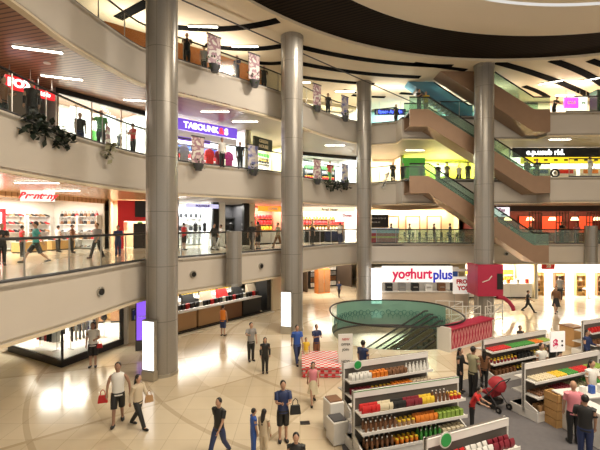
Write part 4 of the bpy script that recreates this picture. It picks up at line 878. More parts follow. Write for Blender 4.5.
# ---------------------------------------------------------------- gondolas of the supermarket area
def gondola(a, ang, L, label, tiers, H=1.6, front=True, hdr=True, back=False):
    t = thing('gondola_shelf', label, 'shelf', (a[0], a[1], .013), math.radians(ang))
    MB().box(0, L, -.47, .47, 0, .28 if len(tiers) < 4 else .14).build('base', WHITE, t, bevel=.01)
    MB().box(0, L, -.025, .025, .14, H).build('back_panel', M('panel_dark', (.13, .115, .10), .6), t)
    for x in (0, L-.04): MB().prism([(x, -.05, .1), (x, .05, .1), (x, .05, H), (x, -.05, H)], (.04, 0, 0)).prism([(x, -.46, .28), (x, -.05, .28), (x, -.05, .5), (x, -.46, .34)], (.04, 0, 0)).build('end_panel', WHITE, t)
    if hdr:
        hb = MB().box(0, L, -.06, -.03, H-.17, H).build('header_board', M('header_pale', (.84, .80, .78), .4), t)
        MB().box(0, L, -.065, -.06, H-.02, H).build('header_edge', K('green') if hdr == 'green' else WHITE, hb)
    zs = [(.55, .45), (.92, .36), (1.25, .28)] if len(tiers) == 3 else ([(.28, .47), (.72, .42), (1.12, .33)] if len(tiers) == 4 else [(.7, .45), (1.15, .36)])
    zs = {2: [(.62, .46), (1.12, .38)], 3: [(.28, .47), (.70, .43), (1.12, .36)]}[len(tiers)]
    for (z, dp) in zs:
        shf = MB().box(.04, L-.04, -dp, dp, z-.03, z).build('shelf', WHITE, t); MB().box(.04, L-.04, -dp-.015, -dp, z-.045, z+.03).build('price_strip', M('strip_pale', (.85, .82, .78), .4), shf)
    c, s_ = math.cos(t.rotation_euler.z), math.sin(t.rotation_euler.z)
    lvn = {2: ('lower', 'upper'), 3: ('bottom', 'middle', 'top')}[len(tiers)]
    for li, ((z, dp), runs) in enumerate(zip(zs, tiers)):
        tot = sum(r[2] for r in runs); x = .12; step = (L-.24)/tot
        for (kind, col, n) in runs:
            for k in range(n):
                xx = x+step*.5
                for row, yy in enumerate((-dp+.11, -dp+.32) if kind == 'tray' else (-dp+.08, -dp+.23)):
                    nm = {'packet': 'snack_packet', 'carton': 'food_carton', 'tray': 'fruit_tray', 'bottle': 'drink_bottle', 'jar': 'food_jar'}[kind]
                    lab = '%s %s on the %s tier of the %s' % (col, nm.replace('_', ' '), lvn[li], label.split(',')[0])
                    place(kind, nm, lab, nm.split('_')[1], (a[0]+xx*c-yy*s_, a[1]+xx*s_+yy*c, z+.014), t.rotation_euler.z+random.uniform(-.15, .15), col, lab + 's', {'packet': (1, 1, .95), 'tray': (min(1, step/.155),)*1+(1.3, 1.2), 'jar': .95}.get(kind, 1))
                x += step
    return t
B_ = 'bottle'; P_ = 'packet'; C_ = 'carton'; T_ = 'tray'; J_ = 'jar'
gondola((1.3, 12.15), 20.8, 3.1, 'back left gondola, white with a green logo', [[(C_, 'brown', 5), (J_, 'khaki', 6), (C_, 'tan', 5)], [(C_, 'maroon', 5), (J_, 'red', 5), (C_, 'orange', 5), (P_, 'beige', 5)], [(P_, 'white', 5), (C_, 'orange', 4), (P_, 'brown', 5), (B_, 'white', 6)]])
gondola((1.33, 10.1), 18.2, 3.2, 'central gondola, long and white, full of packets', [[(B_, 'brown', 6), (J_, 'orange', 5), (B_, 'green', 5), (C_, 'cream', 5)],
        [(B_, 'brown', 7), (J_, 'tan', 4), (P_, 'orange', 5), (C_, 'lime', 6)], [(P_, 'red', 4), (P_, 'cream', 3), (P_, 'black', 3), (P_, 'maroon', 4), (P_, 'yellow', 3), (B_, 'brown', 4), (J_, 'red', 3)]], hdr='green')
gondola((2.45, 7.85), 23.5, 2.25, 'front gondola, white with a large green logo', [[(C_, 'white', 12)], [(C_, 'white', 4), (P_, 'grey', 6)], [(P_, 'red', 5), (P_, 'white', 4), (P_, 'maroon', 4)]])
gondola((6.8, 14.9), 25, 3.6, 'vegetable gondola, low and white, behind the pushchair', [[(C_, 'brown', 6), (J_, 'black', 6), (C_, 'tan', 5)], [(J_, 'maroon', 7), (C_, 'black', 5), (J_, 'khaki', 6)], [(T_, 'red', 6), (T_, 'green', 8), (T_, 'orange', 3), (T_, 'lime', 3)]], H=1.5)
gondola((6.75, 12.1), 22.5, 3.5, 'fruit gondola, white, right of the pushchair', [[(C_, 'tan', 6), (J_, 'cream', 5), (P_, 'brown', 5), (P_, 'red', 5)], [(T_, 'brown', 5), (T_, 'maroon', 4), (T_, 'khaki', 4), (T_, 'green', 5)],
        [(T_, 'cream', 5), (T_, 'yellow', 3), (T_, 'green', 3), (T_, 'red', 4), (T_, 'lime', 4)]])
gondola((12.35, 17.5), 24, 3.2, 'far right gondola, white, at the photo edge', [[(C_, 'brown', 6), (C_, 'white', 6)], [(P_, 'red', 6), (P_, 'white', 4), (P_, 'green', 5)]])
# green round logos
for i, (p, r, rz, lab) in enumerate(((Vector((1.72, 12.2, 1.56)), .12, 20.8, 'round green logo disc on the header of the furthest left gondola'), (Vector((2.83, 7.93, 1.58)), .13, 23.5, 'round green logo disc on the header of the front gondola'))):
    t = thing('logo_disc', lab, 'sign', p, math.radians(rz)); m = MB().tube([(0, -.08, 0), (0, -.1, 0)], r, 20).build('disc', M('logo_green', (.03, .35, .08), .4), t); MB().tube([(0, -.075, 0), (0, -.09, 0)], r+.03, 20).build('rim', WHITE, t)
# price sign over the fruit gondola
t = thing('price_sign', 'white price sign with a red dollar mark above the fruit gondola', 'sign', at(557.5, 350, 12.95), .2)
z0 = t.location.z; t.location.z = 1.3; MB().box(-.27, .27, -.02, .02, z0-1.35, z0-.7).build('sign_board', M('board_white3', (.9, .88, .87), .4, 0, .15), t); MB().tube([(0, .03, 0), (0, .03, z0-1.3)], .02, 6).build('pole', STEEL, t)
lettering('$', .34, M('crimson_paint', (.65, .02, .12), .4), t, (-.1, -.03, z0-1.08), .004, .015); lettering(':', .4, BLACK, t, (.15, -.03, z0-1.05), .004, .01)
# end bins, counter, crates
for i, (x, y) in enumerate(((.95, 11.35), (1.0, 10.75))):
    t = thing('chiller_bin', ('white' if i == 0 else 'grey-topped') + ' waist-high bin at the left end between the two long gondolas', 'bin', (x, y, .013), .35); f = MB(); f.box(-.22, .22, -.25, .25, 0, .85 if i == 0 else .6); f.build('bin_body', WHITE, t, bevel=.02); MB().box(-.18, .18, -.2, .2, (.85 if i == 0 else .6), (.88 if i == 0 else .63)).build('bin_top', DGREY if i else K('brown'), t)
t = thing('checkout_counter', 'white L-shaped checkout counter at the bottom right', 'counter', (8.35, 10.9, .013), .2)
MB().box(-.75, -.25, -1.0, .8, 0, .92).build('side_cabinet', WHITE, t, bevel=.01); MB().box(-.8, 1.6, .3, 1.0, .92, .97).build('worktop', WHITE, t, bevel=.01); MB().box(-.25, 1.5, .4, .9, 0, .92).build('back_cabinet', WHITE, t)
for i in range(4):
    c = ('tan', 'brown', 'tan', 'brown')[i]; t = thing('wicker_crate', '%s wicker crate stacked beside the checkout, %s' % (c, ('bottom of the stack', 'second from the floor', 'third from the floor', 'topmost')[i]), 'crate', (7.42, 11.62, .013+.24*i), .2+.05*i)
    MB().box(-.16, .16, -.2, .2, 0, .03).build('crate_base', K(c), t); MB().box(-.18, .18, -.22, -.19, 0, .22).box(-.18, .18, .19, .22, 0, .22).box(-.18, -.15, -.2, .2, 0, .22).box(.15, .18, -.2, .2, 0, .22).build('crate_sides', noisy('wicker', (.45, .24, .08), (.6, .36, .14), 30, .6), t)
for i, (x, c) in enumerate(((-.3, 'white'), (0, 'blue'), (.3, 'white'), (.6, 'orange'), (.9, 'white'))): place('carton', 'product_box', '%s box standing on the white checkout counter, %s' % (c, ordl(i, 5)), 'product', (8.35+x, 11.45+.2*x, .99), .2, c, None, 1.3)
t = thing('wooden_box', 'square brown wooden box behind the far right gondola', 'box', (13.2, 19.4, 0), .3); MB().box(-.38, .38, -.38, .38, 0, .9).build('box_body', noisy('ply', (.5, .27, .1), (.6, .35, .15), 12, .5), t, bevel=.02); MB().box(-.4, .4, -.4, .4, .9, .94).build('box_lid', WOODM, t)
# pushchair
t = thing('pushchair', 'black pushchair with a dark red hood on the grey carpet', 'pushchair', (6.15, 12.7, .013), .5)
f = MB()
for x in (-.24, .24): f.tube([(x, .35, .12), (x, -.05, .55), (x, -.4, 1.0)], .016, 6); f.tube([(x, -.35, .12), (x, .1, .6), (x, .3, .75)], .016, 6)
f.tube([(-.24, -.4, 1.0), (.24, -.4, 1.0)], .02, 6); f.build('frame', DGREY, t, True)
MB().prism([(-.2, .3, .42), (-.2, -.1, .38), (-.2, -.25, .8), (-.2, -.19, .82), (-.2, -.05, .46), (-.2, .3, .49)], (.4, 0, 0)).build('seat', M('pram_red', (.35, .02, .03), .7), t)
hdm = MB().lathe([(.0, .3), (.14, .27), (.24, .16), (.27, 0)], 16, (0, 0), 1, 0, PI*2); ho = hdm.build('hood', MAT['pram_red'], t, True); ho.location = (0, -.1, .72); ho.rotation_euler = (.5, 0, 0)
MB().box(-.2, .2, -.2, .2, .16, .3).build('basket', BLACK, t)
for x in (-.26, .26):
    for y in (-.35, .35): wh = MB().tube([(x-.02, y, .1), (x+.02, y, .1)], .1, 14).build('wheel', BLACK, t); MB().tube([(x-.025, y, .1), (x+.025, y, .1)], .04, 10).build('hub', STEEL, wh)

# ---------------------------------------------------------------- lamps in the soffits
def lamp_at(px, py, zc, rz, lab):
    D = (zc-EYE)*400/(225-py); return place('ceiling_lamp', 'ceiling_lamp', lab, 'lamp', (gx(px, D), D, zc-.002), rz)
for px, py, zc, rz, lab in ((38, 49, S4, .35, 'white linear lamp in the brown slatted soffit, upper left'), (62, 77, S4, .35, 'white linear lamp in the slatted soffit above the FOX sign'), (140, 100, S4, .2, 'white linear lamp in the soffit just left of the tall column'),
        (215, 111, S4, 0, 'linear lamp above the purple shop sign'), (245, 121, S4, 0, 'linear lamp right of the purple shop sign'), (37, 182, S3, .1, 'linear lamp in the tan soffit over the shoe shop, nearer one'), (62, 190, S3, .1, 'linear lamp in the tan soffit over the shoe shop, farther one'),
        (203, 26, ZC-.03, .05, 'linear lamp in the left black ceiling slot'), (245, 46, ZC-.03, 0, 'linear lamp in the second left ceiling slot'), (551, 82, ZC-.03, -.65, 'linear lamp in the right diagonal ceiling slot'), (591, 79, ZC-.03, -.65, 'linear lamp in the far right ceiling slot'),
        (300, 82, ZC-.01, 0, 'linear lamp above the top floor beside the middle column'), (345, 91, ZC-.01, 0, 'linear lamp above the top floor left of the slim column'), (565, 95, ZC-.01, 0, 'linear lamp over the magenta screen'), (560, 139, S4, 0, 'linear lamp in the soffit over the black sign'), (335, 145, S4, 0, 'linear lamp above the third floor beyond the middle column'), (415, 150, S4, 0, 'linear lamp above the green panel')):
    lamp_at(px, py, zc, rz, lab)
for i, (px, py, zc, lab) in enumerate(((47, 63, S4, 'round downlight in the brown slatted soffit'), (350, 142, S4, 'round downlight beyond the middle column'), (583, 84, ZC, 'round downlight in the ceiling panel at far right'))):
    D = (zc-EYE)*400/(225-py); place('downlight', 'downlight', lab, 'lamp', (gx(px, D), D, zc))
for i, (px, py, D, r, lab) in enumerate(((96, 298, 12.6, 0, 'left'), (197, 280, 17.9, .9, 'middle'), (261, 273, 21.2, .9, 'rightmost'), (506, 262, 30.4, 0, 'far right'))):
    e = min(L2e if i == 3 else L2a, key=lambda p: abs(p.x/p.y*400+300-px)); p = Vector((e.x, e.y)) if i < 3 else Vector((gx(px, 30.6), 30.6))
    t = thing('wall_speaker', 'small round fitting on the second floor band, %s one' % lab, 'fitting', (p.x, p.y-.02, 3.6), [1.3, .85, .95, 0][i]-.0); MB().tube([(0, .02, 0), (0, -.08, 0)], [.16, .16], 14).build('housing', STEEL, t, True); MB().tube([(0, -.08, 0), (0, -.1, 0)], .11, 14).build('lens', BLACK, t)
# tension cable across the void
t = thing('steel_cable', 'thin dark cable running diagonally under the ceiling', 'cable', at(182, 0, 18.2), 0); o = Vector(t.location); MB().tube([(0, 0, 0), tuple(at(290, 48, 23.0)-o), tuple(at(428, 109, 31.5)-o)], .035, 6).build('cable_line', DGREY, t)
# rail banners with flower boxes
def rail_banner(px, D, z, lab, mat):
    t = thing('rail_banner', lab, 'banner', (gx(px, D), D, z-.1), .8)
    MB().box(-.36, .36, -.03, .03, .15, 1.5).build('printed_panel', mat, t); MB().box(-.4, .4, -.045, .045, 1.5, 1.56).build('top_bar', DGREY, t)
    MB().lathe([(.18, -.25), (.3, .05), (.3, .12)], 12, (0, -.05), .7).build('flower_box', DGREY, t, True)
    f = MB(); random.seed(int(px))
    for k in range(26):
        a = random.uniform(0, 2*PI); r = random.uniform(.1, .42); h = random.uniform(-.3, .35); c = Vector((r*math.cos(a), -.1+r*.5*math.sin(a), .08+h)); d = Vector((math.cos(a), math.sin(a)*.5, .6)).normalized()*.14; q = Vector((-d.y, d.x, 0)).normalized()*.05
        f.prism([c, c+d*.5+q, c+d, c+d*.5-q], (0, 0, .012))
    f.build('plant', LEAF, t)
for px, D, z, lab, mt in ((214, 19.3, Z4, 'pink printed banner with plant hung on the top floor rail, leftmost', POSTER), (254, 21.4, Z4, 'pink printed banner with plant on the top floor rail, second', POSTER), (317, 26.0, Z4, 'printed banner with plant on the top floor rail right of the middle column', POSTER), (345, 28.4, Z4, 'printed banner with plant on the top floor rail left of the slim column', POSTERB),
        (198, 21.0, Z3, 'pink printed banner with plant on the third floor rail below the purple sign', POSTER), (253, 23.2, Z3, 'blue printed banner with plant on the third floor rail', POSTERB), (317, 28.2, Z3, 'printed banner on the third floor rail right of the middle column', POSTER), (345, 30.6, Z3, 'blue banner on the third floor rail left of the slim column', POSTERB)):
    rail_banner(px, D, z, lab, mt)
# dark leafy garlands on the L3 rail, and gilt star ornaments
def garland(pts, lab, seed, n=130, mat=M('dark_foliage', (.01, .02, .01), .5)):
    random.seed(seed); c0 = Vector(pts[0]); t = thing('leaf_garland', lab, 'garland', c0, 0); f = MB()
    for k in range(n):
        u = random.random()*(len(pts)-1); i = int(u); c = Vector(pts[i]).lerp(Vector(pts[min(i+1, len(pts)-1)]), u-i) - c0 + Vector((random.uniform(-.1, .1), random.uniform(-.1, .1), random.uniform(-.35, .25)))
        d = Vector((random.uniform(-1, 1), random.uniform(-1, 1), random.uniform(-1, .6))).normalized()*.32; q = d.cross(Vector((random.random(), 0, 1))).normalized()*.09
        f.prism([c, c+d*.5+q, c+d, c+d*.5-q], (0, .012, .012))
    f.build('leaves', mat, t); MB().tube([tuple(Vector(p)-c0) for p in pts], .03, 6).build('stem', BLACK, t)
garland([tuple(at(25, 119, 11.9)), tuple(at(48, 130, 13.1)), tuple(at(70, 140, 14.2))], 'dark leafy garland draped over the third floor rail at left', 3)
garland([tuple(at(325, 184, 29.0)), tuple(at(337, 185, 29.9)), tuple(at(348, 184, 30.8))], 'dark leafy garland on the third floor rail between the two back columns', 5)
for px, py, D, lab in ((109, 153, 16.1, 'gilt ornament with pale leaves on the third floor rail left of the tall column'), (385, 182, 30.4, 'white ornament with pale leaves on the third floor rail right of the slim column')):
    garland([tuple(at(px-3, py+6, D)), tuple(at(px, py, D)), tuple(at(px+4, py-9, D))], lab, int(px), 30, K('khaki') if px < 200 else K('white'))
# soft drapery on the L2 cafe ceiling
t = thing('fabric_drape', 'beige fabric drape sagging under the third floor band right of the slim column', 'drape', (5.6, 30.6, S3-.1), 0)
f = MB(); ps = []
for k in range(13): u = k/12; ps.append((u*7.5, .2, -.05-.42*math.sin(PI*min(1, u*1.3))*(1-u)))
f.prism([(p[0], p[1], p[2]-.04) for p in ps] + [(p[0], p[1], .02) for p in ps[::-1]], (0, .5, 0)); f.build('cloth', M('drape', (.45, .30, .18), .7), t)

for i, (x, c) in enumerate(((.5, 'black'), (1.2, 'white'), (1.9, 'black'), (2.6, 'black'))): sC.put('dress_form', 'mannequin', '%s mannequin torso in the white boutique, %s' % (c, ordl(i, 4)), 'mannequin', x, .7, .2, 0, c)
# ---------------------------------------------------------------- people
def skin_mesh(name, verts, edges, radii, extra=None, slots=1):
    me = bpy.data.meshes.new(name); me.from_pydata(verts, edges, []); ob = bpy.data.objects.new(name, me); C.objects.link(ob)
    md = ob.modifiers.new('s', 'SKIN'); md.use_smooth_shade = True; md.branch_smoothing = .6
    for i, r in enumerate(radii):
        sv = me.skin_vertices[0].data[i]; sv.radius = r if isinstance(r, tuple) else (r, r); sv.use_root = (i == 0)
    ss = ob.modifiers.new('u', 'SUBSURF'); ss.levels = 1; ss.render_levels = 1
    dg = bpy.context.evaluated_depsgraph_get(); ev = ob.evaluated_get(dg); out = bpy.data.meshes.new_from_object(ev)
    bm = bmesh.new(); bm.from_mesh(out)
    if extra:
        em = extra.mesh('x', True, 0, 2); n0 = len(bm.faces); bm.from_mesh(em)
        bm.faces.ensure_lookup_table()
    bm.to_mesh(out); bm.free(); bpy.data.objects.remove(ob)
    out.materials.clear()
    for i in range(slots): out.materials.append(None)
    out.polygons.foreach_set('use_smooth', [True]*len(out.polygons)); return out
def skeleton(pose):
    st, aL, aR, sit = pose.get('st', 0), pose.get('L', (.1, .15, .1)), pose.get('R', (.1, .15, .1)), pose.get('sit', 0)
    J = {}; hz = .92; lean = pose.get('lean', 0)
    J['pel'] = Vector((0, 0, hz)); J['wai'] = Vector((0, -.1*lean, hz+.15)); J['che'] = Vector((0, -.35*lean, hz+.36)); J['nek'] = Vector((0, -.5*lean-.005, hz+.54)); J['hed'] = Vector((0, -.6*lean-.02, hz+.68))
    for s_, nm, (fw, ow, el), ph in ((-1, 'R', aR, 1), (1, 'L', aL, -1)):
        J['sh'+nm] = Vector((s_*.18, -.4*lean, hz+.47)); d = Vector((s_*math.sin(ow), -math.sin(fw), -math.cos(fw)*math.cos(ow))).normalized()
        J['el'+nm] = J['sh'+nm] + d*.28; f2 = fw+el; d2 = Vector((s_*math.sin(ow)*.3 - s_*min(.5, el*.35), -math.sin(f2), -math.cos(f2))).normalized(); J['wr'+nm] = J['el'+nm] + d2*.25; J['dh'+nm] = d2
        a = st*ph
        J['hp'+nm] = Vector((s_*.09, 0, hz-.06)); dk = Vector((0, -math.sin(a+abs(st)*.25), -math.cos(a+abs(st)*.25))); J['kn'+nm] = J['hp'+nm] + dk*.41
        b = a - (abs(st)*.6 if a < 0 else -.0); J['an'+nm] = J['kn'+nm] + Vector((0, -math.sin(b), -math.cos(b)))*.39
        tz = -.035 if a >= 0 else -.05; J['to'+nm] = J['an'+nm] + Vector((s_*.02, -.13, tz))
    low = min(J['anL'].z, J['anR'].z) - .08
    for k in J:
        if not k.startswith('dh'): J[k] = J[k] - Vector((0, 0, low))
    return J
MC = {}
def body_mesh(pk, pose):
    J = skeleton(pose)
    names = ['pel', 'wai', 'che', 'nek', 'hed', 'shL', 'elL', 'wrL', 'shR', 'elR', 'wrR', 'hpL', 'knL', 'anL', 'toL', 'hpR', 'knR', 'anR', 'toR']
    rad = [.115, .10, .125, .055, .06, .06, .042, .028, .06, .042, .028, .085, .056, .04, .032, .085, .056, .04, .032]
    E = [('pel', 'wai'), ('wai', 'che'), ('che', 'nek'), ('nek', 'hed'), ('che', 'shL'), ('shL', 'elL'), ('elL', 'wrL'), ('che', 'shR'), ('shR', 'elR'), ('elR', 'wrR'), ('pel', 'hpL'), ('hpL', 'knL'), ('knL', 'anL'), ('anL', 'toL'), ('pel', 'hpR'), ('hpR', 'knR'), ('knR', 'anR'), ('anR', 'toR')]
    x = MB(); h = J['hed']; x.ball((h.x, h.y, h.z+.02), (.082, .097, .122), 14, 10)
    x.ball((h.x, h.y-.095, h.z+.01), (.014, .02, .022), 6, 5); x.ball((h.x-.079, h.y+.005, h.z+.015), (.012, .022, .03), 6, 5); x.ball((h.x+.079, h.y+.005, h.z+.015), (.012, .022, .03), 6, 5)
    x.ball((h.x, h.y-.086, h.z-.035), (.024, .012, .007), 6, 5)
    x.m = 1; x.ball((h.x-.03, h.y-.083, h.z+.03), (.012, .008, .007), 6, 5); x.ball((h.x+.03, h.y-.083, h.z+.03), (.012, .008, .007), 6, 5); x.m = 0
    for nm, s_ in (('L', 1), ('R', -1)):
        w_ = J['wr'+nm]; d = J['dh'+nm]; sd = Vector((0, 1, 0)) if abs(d.y) < .8 else Vector((0, 0, 1)); sd = (sd - d*sd.dot(d)).normalized(); nn = d.cross(sd)*(-s_)
        x.tube([w_-d*.02, w_+d*.04, w_+d*.085], [.026, .04, .036], 8, True, .5)
        for k, l in enumerate((.065, .075, .07, .055)):
            b0 = w_+d*.075+sd*(.027-.018*k)*-1; x.tube([b0, b0+d*l*.55, b0+d*l*.9+nn*l*.35], [.009, .008, .006], 5)
        b0 = w_+d*.02-sd*.028; x.tube([b0, b0+d*.03-sd*.022, b0+d*.06-sd*.026], [.011, .01, .007], 5)
    return skin_mesh('body', [J[n] for n in names], [(names.index(a), names.index(b)) for a, b in E], rad, x, 2), J
def get_body(pk):
    if pk not in MC: MC[pk] = body_mesh(pk, POSES[pk])
    return MC[pk]
def cloth(pk, kind):
    key = (pk, kind)
    if key in MC: return MC[key]
    J = get_body(pk)[1]
    def loft(m, secs, n=16):
        vs = []; fs = []
        for c, rx, ry in secs:
            for k in range(n): vs.append((c.x+rx*math.cos(2*PI*k/n), c.y+ry*math.sin(2*PI*k/n), c.z))
        for i in range(len(secs)-1):
            for k in range(n): fs.append((i*n+k, i*n+(k+1) % n, (i+1)*n+(k+1) % n, (i+1)*n+k))
        m.add(vs, fs + [list(range(n))[::-1], [(len(secs)-1)*n+k for k in range(n)]])
    Z = lambda v, d: v + Vector((0, 0, d))
    if kind in ('tee', 'long', 'tank'):
        m = MB(); sm = (J['shL']+J['shR'])/2
        loft(m, [(Z(J['pel'], -.10), .168, .125), (Z(J['pel'], .0), .165, .122), (J['wai'], .155, .118), (J['che'], .182, .132), (Z(sm, -.03), .192, .122), (Z(sm, .03), .165, .095), (Z(sm, .07), .085, .07)])
        for sn in 'LR':
            if kind == 'tank': continue
            a, e, w_ = J['sh'+sn], J['el'+sn], J['wr'+sn]; ins = (sm-a)*.25
            if kind == 'tee': m.tube([a+ins, a, a.lerp(e, .68)], [.072, .076, .068], 10, True)
            else: m.tube([a+ins, a, e, e.lerp(w_, .92)], [.07, .074, .058, .042], 10, True)
        me = m.mesh('shirt', True)
    elif kind in ('trousers', 'shorts'):
        m = MB(); loft(m, [(Z(J['pel'], -.13), .155, .115), (Z(J['pel'], -.05), .17, .125), (Z(J['pel'], .07), .155, .115)])
        for sn in 'LR':
            h_, k_, a_ = Z(J['hp'+sn], .02), J['kn'+sn], J['an'+sn]
            if kind == 'trousers': m.tube([h_, h_.lerp(k_, .4), k_, Z(a_, .0)], [.09, .098, .074, .062], 12, True)
            else: m.tube([h_, h_.lerp(k_, .4), k_], [.09, .1, .088], 12, True)
        me = m.mesh('trousers', True)
    elif kind == 'skirt':
        zt = J['wai'].z-.04; zk = J['knL'].z+.02; rr = abs(J['knL'].y-J['knR'].y)/2
        me = MB().lathe([(.125, zt), (.16, zt-.14), (.17+rr*.3, zk+.1), (.18+rr*.5, zk)], 18, (0, (J['knL'].y+J['knR'].y)/4), .85).mesh('skirt', True)
    elif kind == 'hair':
        h = J['hed']; me = MB().ball((h.x, h.y+.018, h.z+.045), (.09, .1, .108), 12, 8).mesh('hair', True)
    elif kind == 'longhair':
        h = J['hed']; m = MB().ball((h.x, h.y+.02, h.z+.045), (.093, .102, .11), 12, 8); m.tube([(h.x, h.y+.05, h.z+.06), (h.x, h.y+.085, h.z-.08), (h.x, h.y+.10, h.z-.25), (h.x, h.y+.12, h.z-.4)], [.08, .092, .09, .05], 12, True, .6); me = m.mesh('hair', True)
    elif kind in ('shoeL', 'shoeR'):
        a = J['an'+kind[-1]]; b = J['to'+kind[-1]]; me = MB().tube([a+Vector((0, .06, -.035)), a+Vector((0, 0, -.03)), b+Vector((0, 0, .0)), b+Vector((0, -.05, -.005))], [.042, .052, .05, .03], 10, True, .8).mesh('shoe', True)
    MC[key] = me; return me
POSES = dict(stand={}, walk={'st': .38, 'L': (.35, .12, .3), 'R': (-.35, .12, .2)}, stride={'st': .5, 'L': (-.5, .12, .15), 'R': (.5, .12, .5)},
             phone={'L': (.35, .1, 1.5), 'R': (.35, .1, 1.6)}, raise_={'R': (.9, .5, .9), 'L': (.1, .2, .3)}, lean={'lean': .45, 'L': (.6, .2, .7), 'R': (.6, .2, .7)},
             hold={'st': .25, 'L': (.15, .45, .1), 'R': (.1, .3, .1)}, fold={'L': (.3, .15, 1.3), 'R': (.1, .15, .2)})
def person(x, y, z, h, rz, pose, top, topc, bot, botc, label, hair='hair', shoe='black', sk=SKIN, hairm=None, group=None):
    s_ = h/1.73; t = thing('person', label, 'person', (x, y, z), rz, group, s_)
    link('body', get_body(pose)[0], [sk, HAIR], t)
    if top: link({'tee': 't_shirt', 'long': 'long_sleeved_top', 'tank': 'vest_top'}[top], cloth(pose, top), [K(topc)], t)
    link(bot, cloth(pose, bot), [K(botc)], t)
    if hair: link('hair', cloth(pose, hair), [hairm or HAIR], t)
    for s2 in ('shoeL', 'shoeR'): link('shoe', cloth(pose, s2), [K(shoe)], t)
    return t
def PG(px, fy, hy, rz, *a, z=0, hmin=1.35, hmax=1.8, **k):
    D = (EYE-z)*400/(fy-225); h = min(hmax, max(hmin, (fy-hy)*D/400)); return person(gx(px, D), D, z, h, rz, *a, **k)
zc = .013
PG(219, 456, 397, -.5, 'walk', 'tee', 'black', 'trousers', 'navy', 'man in black t-shirt and dark jeans walking at the bottom left of centre', hmin=1.5)
PG(283, 441, 383, .2, 'phone', 'tee', 'navy', 'shorts', 'black', 'man in dark blue t-shirt and black shorts looking at his phone', hmin=1.6)
PG(253.5, 455, 409, 2.0, 'stand', 'tee', 'blue', 'trousers', 'blue', 'child in blue standing beside the long-haired woman', hmin=1.15)
PG(264, 458, 410, 2.6, 'stand', 'long', 'beige', 'trousers', 'beige', 'long-haired woman in beige standing with the child in blue', hair='longhair', hmin=1.2)
PG(296, 500, 437, 0, 'stand', 'tee', 'black', 'trousers', 'black', 'person with dark hair just entering at the bottom edge of the photo', hmin=1.4)
PG(118, 423, 362, .3, 'hold', 'tank', 'white', 'shorts', 'black', 'man in white vest and black shorts holding hands, left', sk=SKIN2)
PG(138, 427, 373, 1.2, 'walk', 'long', 'beige', 'trousers', 'black', 'woman in beige top and black leggings holding hands, walking', hair='longhair')
PG(93, 367, 322, .3, 'fold', 'tee', 'white', 'shorts', 'black', 'woman in white blouse and black shorts outside the corner display window', hair='longhair')
PG(251, 361, 323, .5, 'raise_', 'tee', 'grey', 'trousers', 'black', 'man in pale shirt raising one arm near the middle of the floor')
PG(265, 373, 338, .2, 'stand', 'long', 'black', 'trousers', 'black', 'woman all in black standing next to the man raising his arm', hair='longhair')
PG(297, 363, 324, .3, 'walk', 'tee', 'blue', 'trousers', 'navy', 'man in blue t-shirt walking beside the lightbox')
PG(306, 364, 338, .2, 'stand', 'tee', 'yellow', 'shorts', 'cream', 'small child in yellow between two men in blue', hmin=.95, hmax=1.1)
PG(316.5, 360, 325, .4, 'phone', 'tee', 'navy', 'shorts', 'brown', 'man in dark blue t-shirt right of the small child')
PG(313, 403, 361, .1, 'walk', 'tank', 'pink', 'skirt', 'cream', 'girl in pink top and white skirt walking alone', hair='longhair')
person(gx(223, 20.9), 20.9, 0, 1.6, 2.8, 'stand', 'tank', 'orange', 'shorts', 'navy', 'shopper in orange top at the cosmetics counter', hair='hair')
PG(339, 297, 283, .2, 'walk', 'tee', 'navy', 'trousers', 'black', 'distant person walking out of the corridor', hmin=1.3)
PG(528, 312, 289, .9, 'stride', 'tee', 'black', 'trousers', 'black', 'person in black striding across the far right floor')
PG(556, 313, 283, -.4, 'walk', 'long', 'brown', 'skirt', 'black', 'person in dark brown clothes walking, farther right', hair='longhair')
PG(560, 300, 276, 2.6, 'stand', 'tee', 'grey', 'trousers', 'black', 'person in grey standing in front of the wooden racks')
PG(363, 386, 341, 2.4, 'stand', 'tee', 'navy', 'trousers', 'black', 'person in dark blue behind the furthest left gondola', hmin=1.6)
PG(460, 392, 365, .8, 'fold', 'long', 'black', 'trousers', 'black', 'person with long black hair at the right end of the centre gondola', hair='longhair', hmin=1.5, z=zc)
PG(473, 398, 352, 2.0, 'fold', 'tee', 'khaki', 'trousers', 'black', 'tall person in dark olive beside the pushchair', hair='hair', hmin=1.7, z=zc, sk=SKIN2)
PG(472, 428, 399, 1.0, 'lean', 'tee', 'red', 'trousers', 'black', 'person in red shirt bending between the gondolas', hmin=1.2, hmax=1.35, z=zc)
PG(484, 388, 350, 2.8, 'stand', 'long', 'brown', 'trousers', 'black', 'person in brown behind the pushchair', hair='longhair', z=zc)
PG(520, 358, 326, .4, 'stand', 'tee', 'black', 'trousers', 'black', 'person behind the vegetable gondola', z=0)
person(8.5, 14.1, zc, 1.6, .3, 'fold', 'tee', 'white', 'trousers', 'black', 'person in white between the two produce gondolas')
person(9.2, 14.5, zc, 1.68, -.6, 'fold', 'tee', 'black', 'trousers', 'black', 'person in black between the two produce gondolas, right one')
person(11.4, 15.9, zc, 1.6, .5, 'fold', 'long', 'navy', 'trousers', 'black', 'person in navy behind the price sign')
person(7.25, 10.6, zc, 1.62, 2.9, 'stand', 'tee', 'pink', 'trousers', 'black', 'bald man in pink shirt seen from behind at the checkout', hair=None)
person(6.95, 9.75, zc, 1.62, 2.6, 'fold', 'tee', 'black', 'trousers', 'navy', 'man in black t-shirt with arms forward at the bottom right')
person(9.0, 12.35, zc, 1.6, .2, 'fold', 'tee', 'white', 'trousers', 'black', 'woman in white blouse behind the checkout counter', hair='longhair')
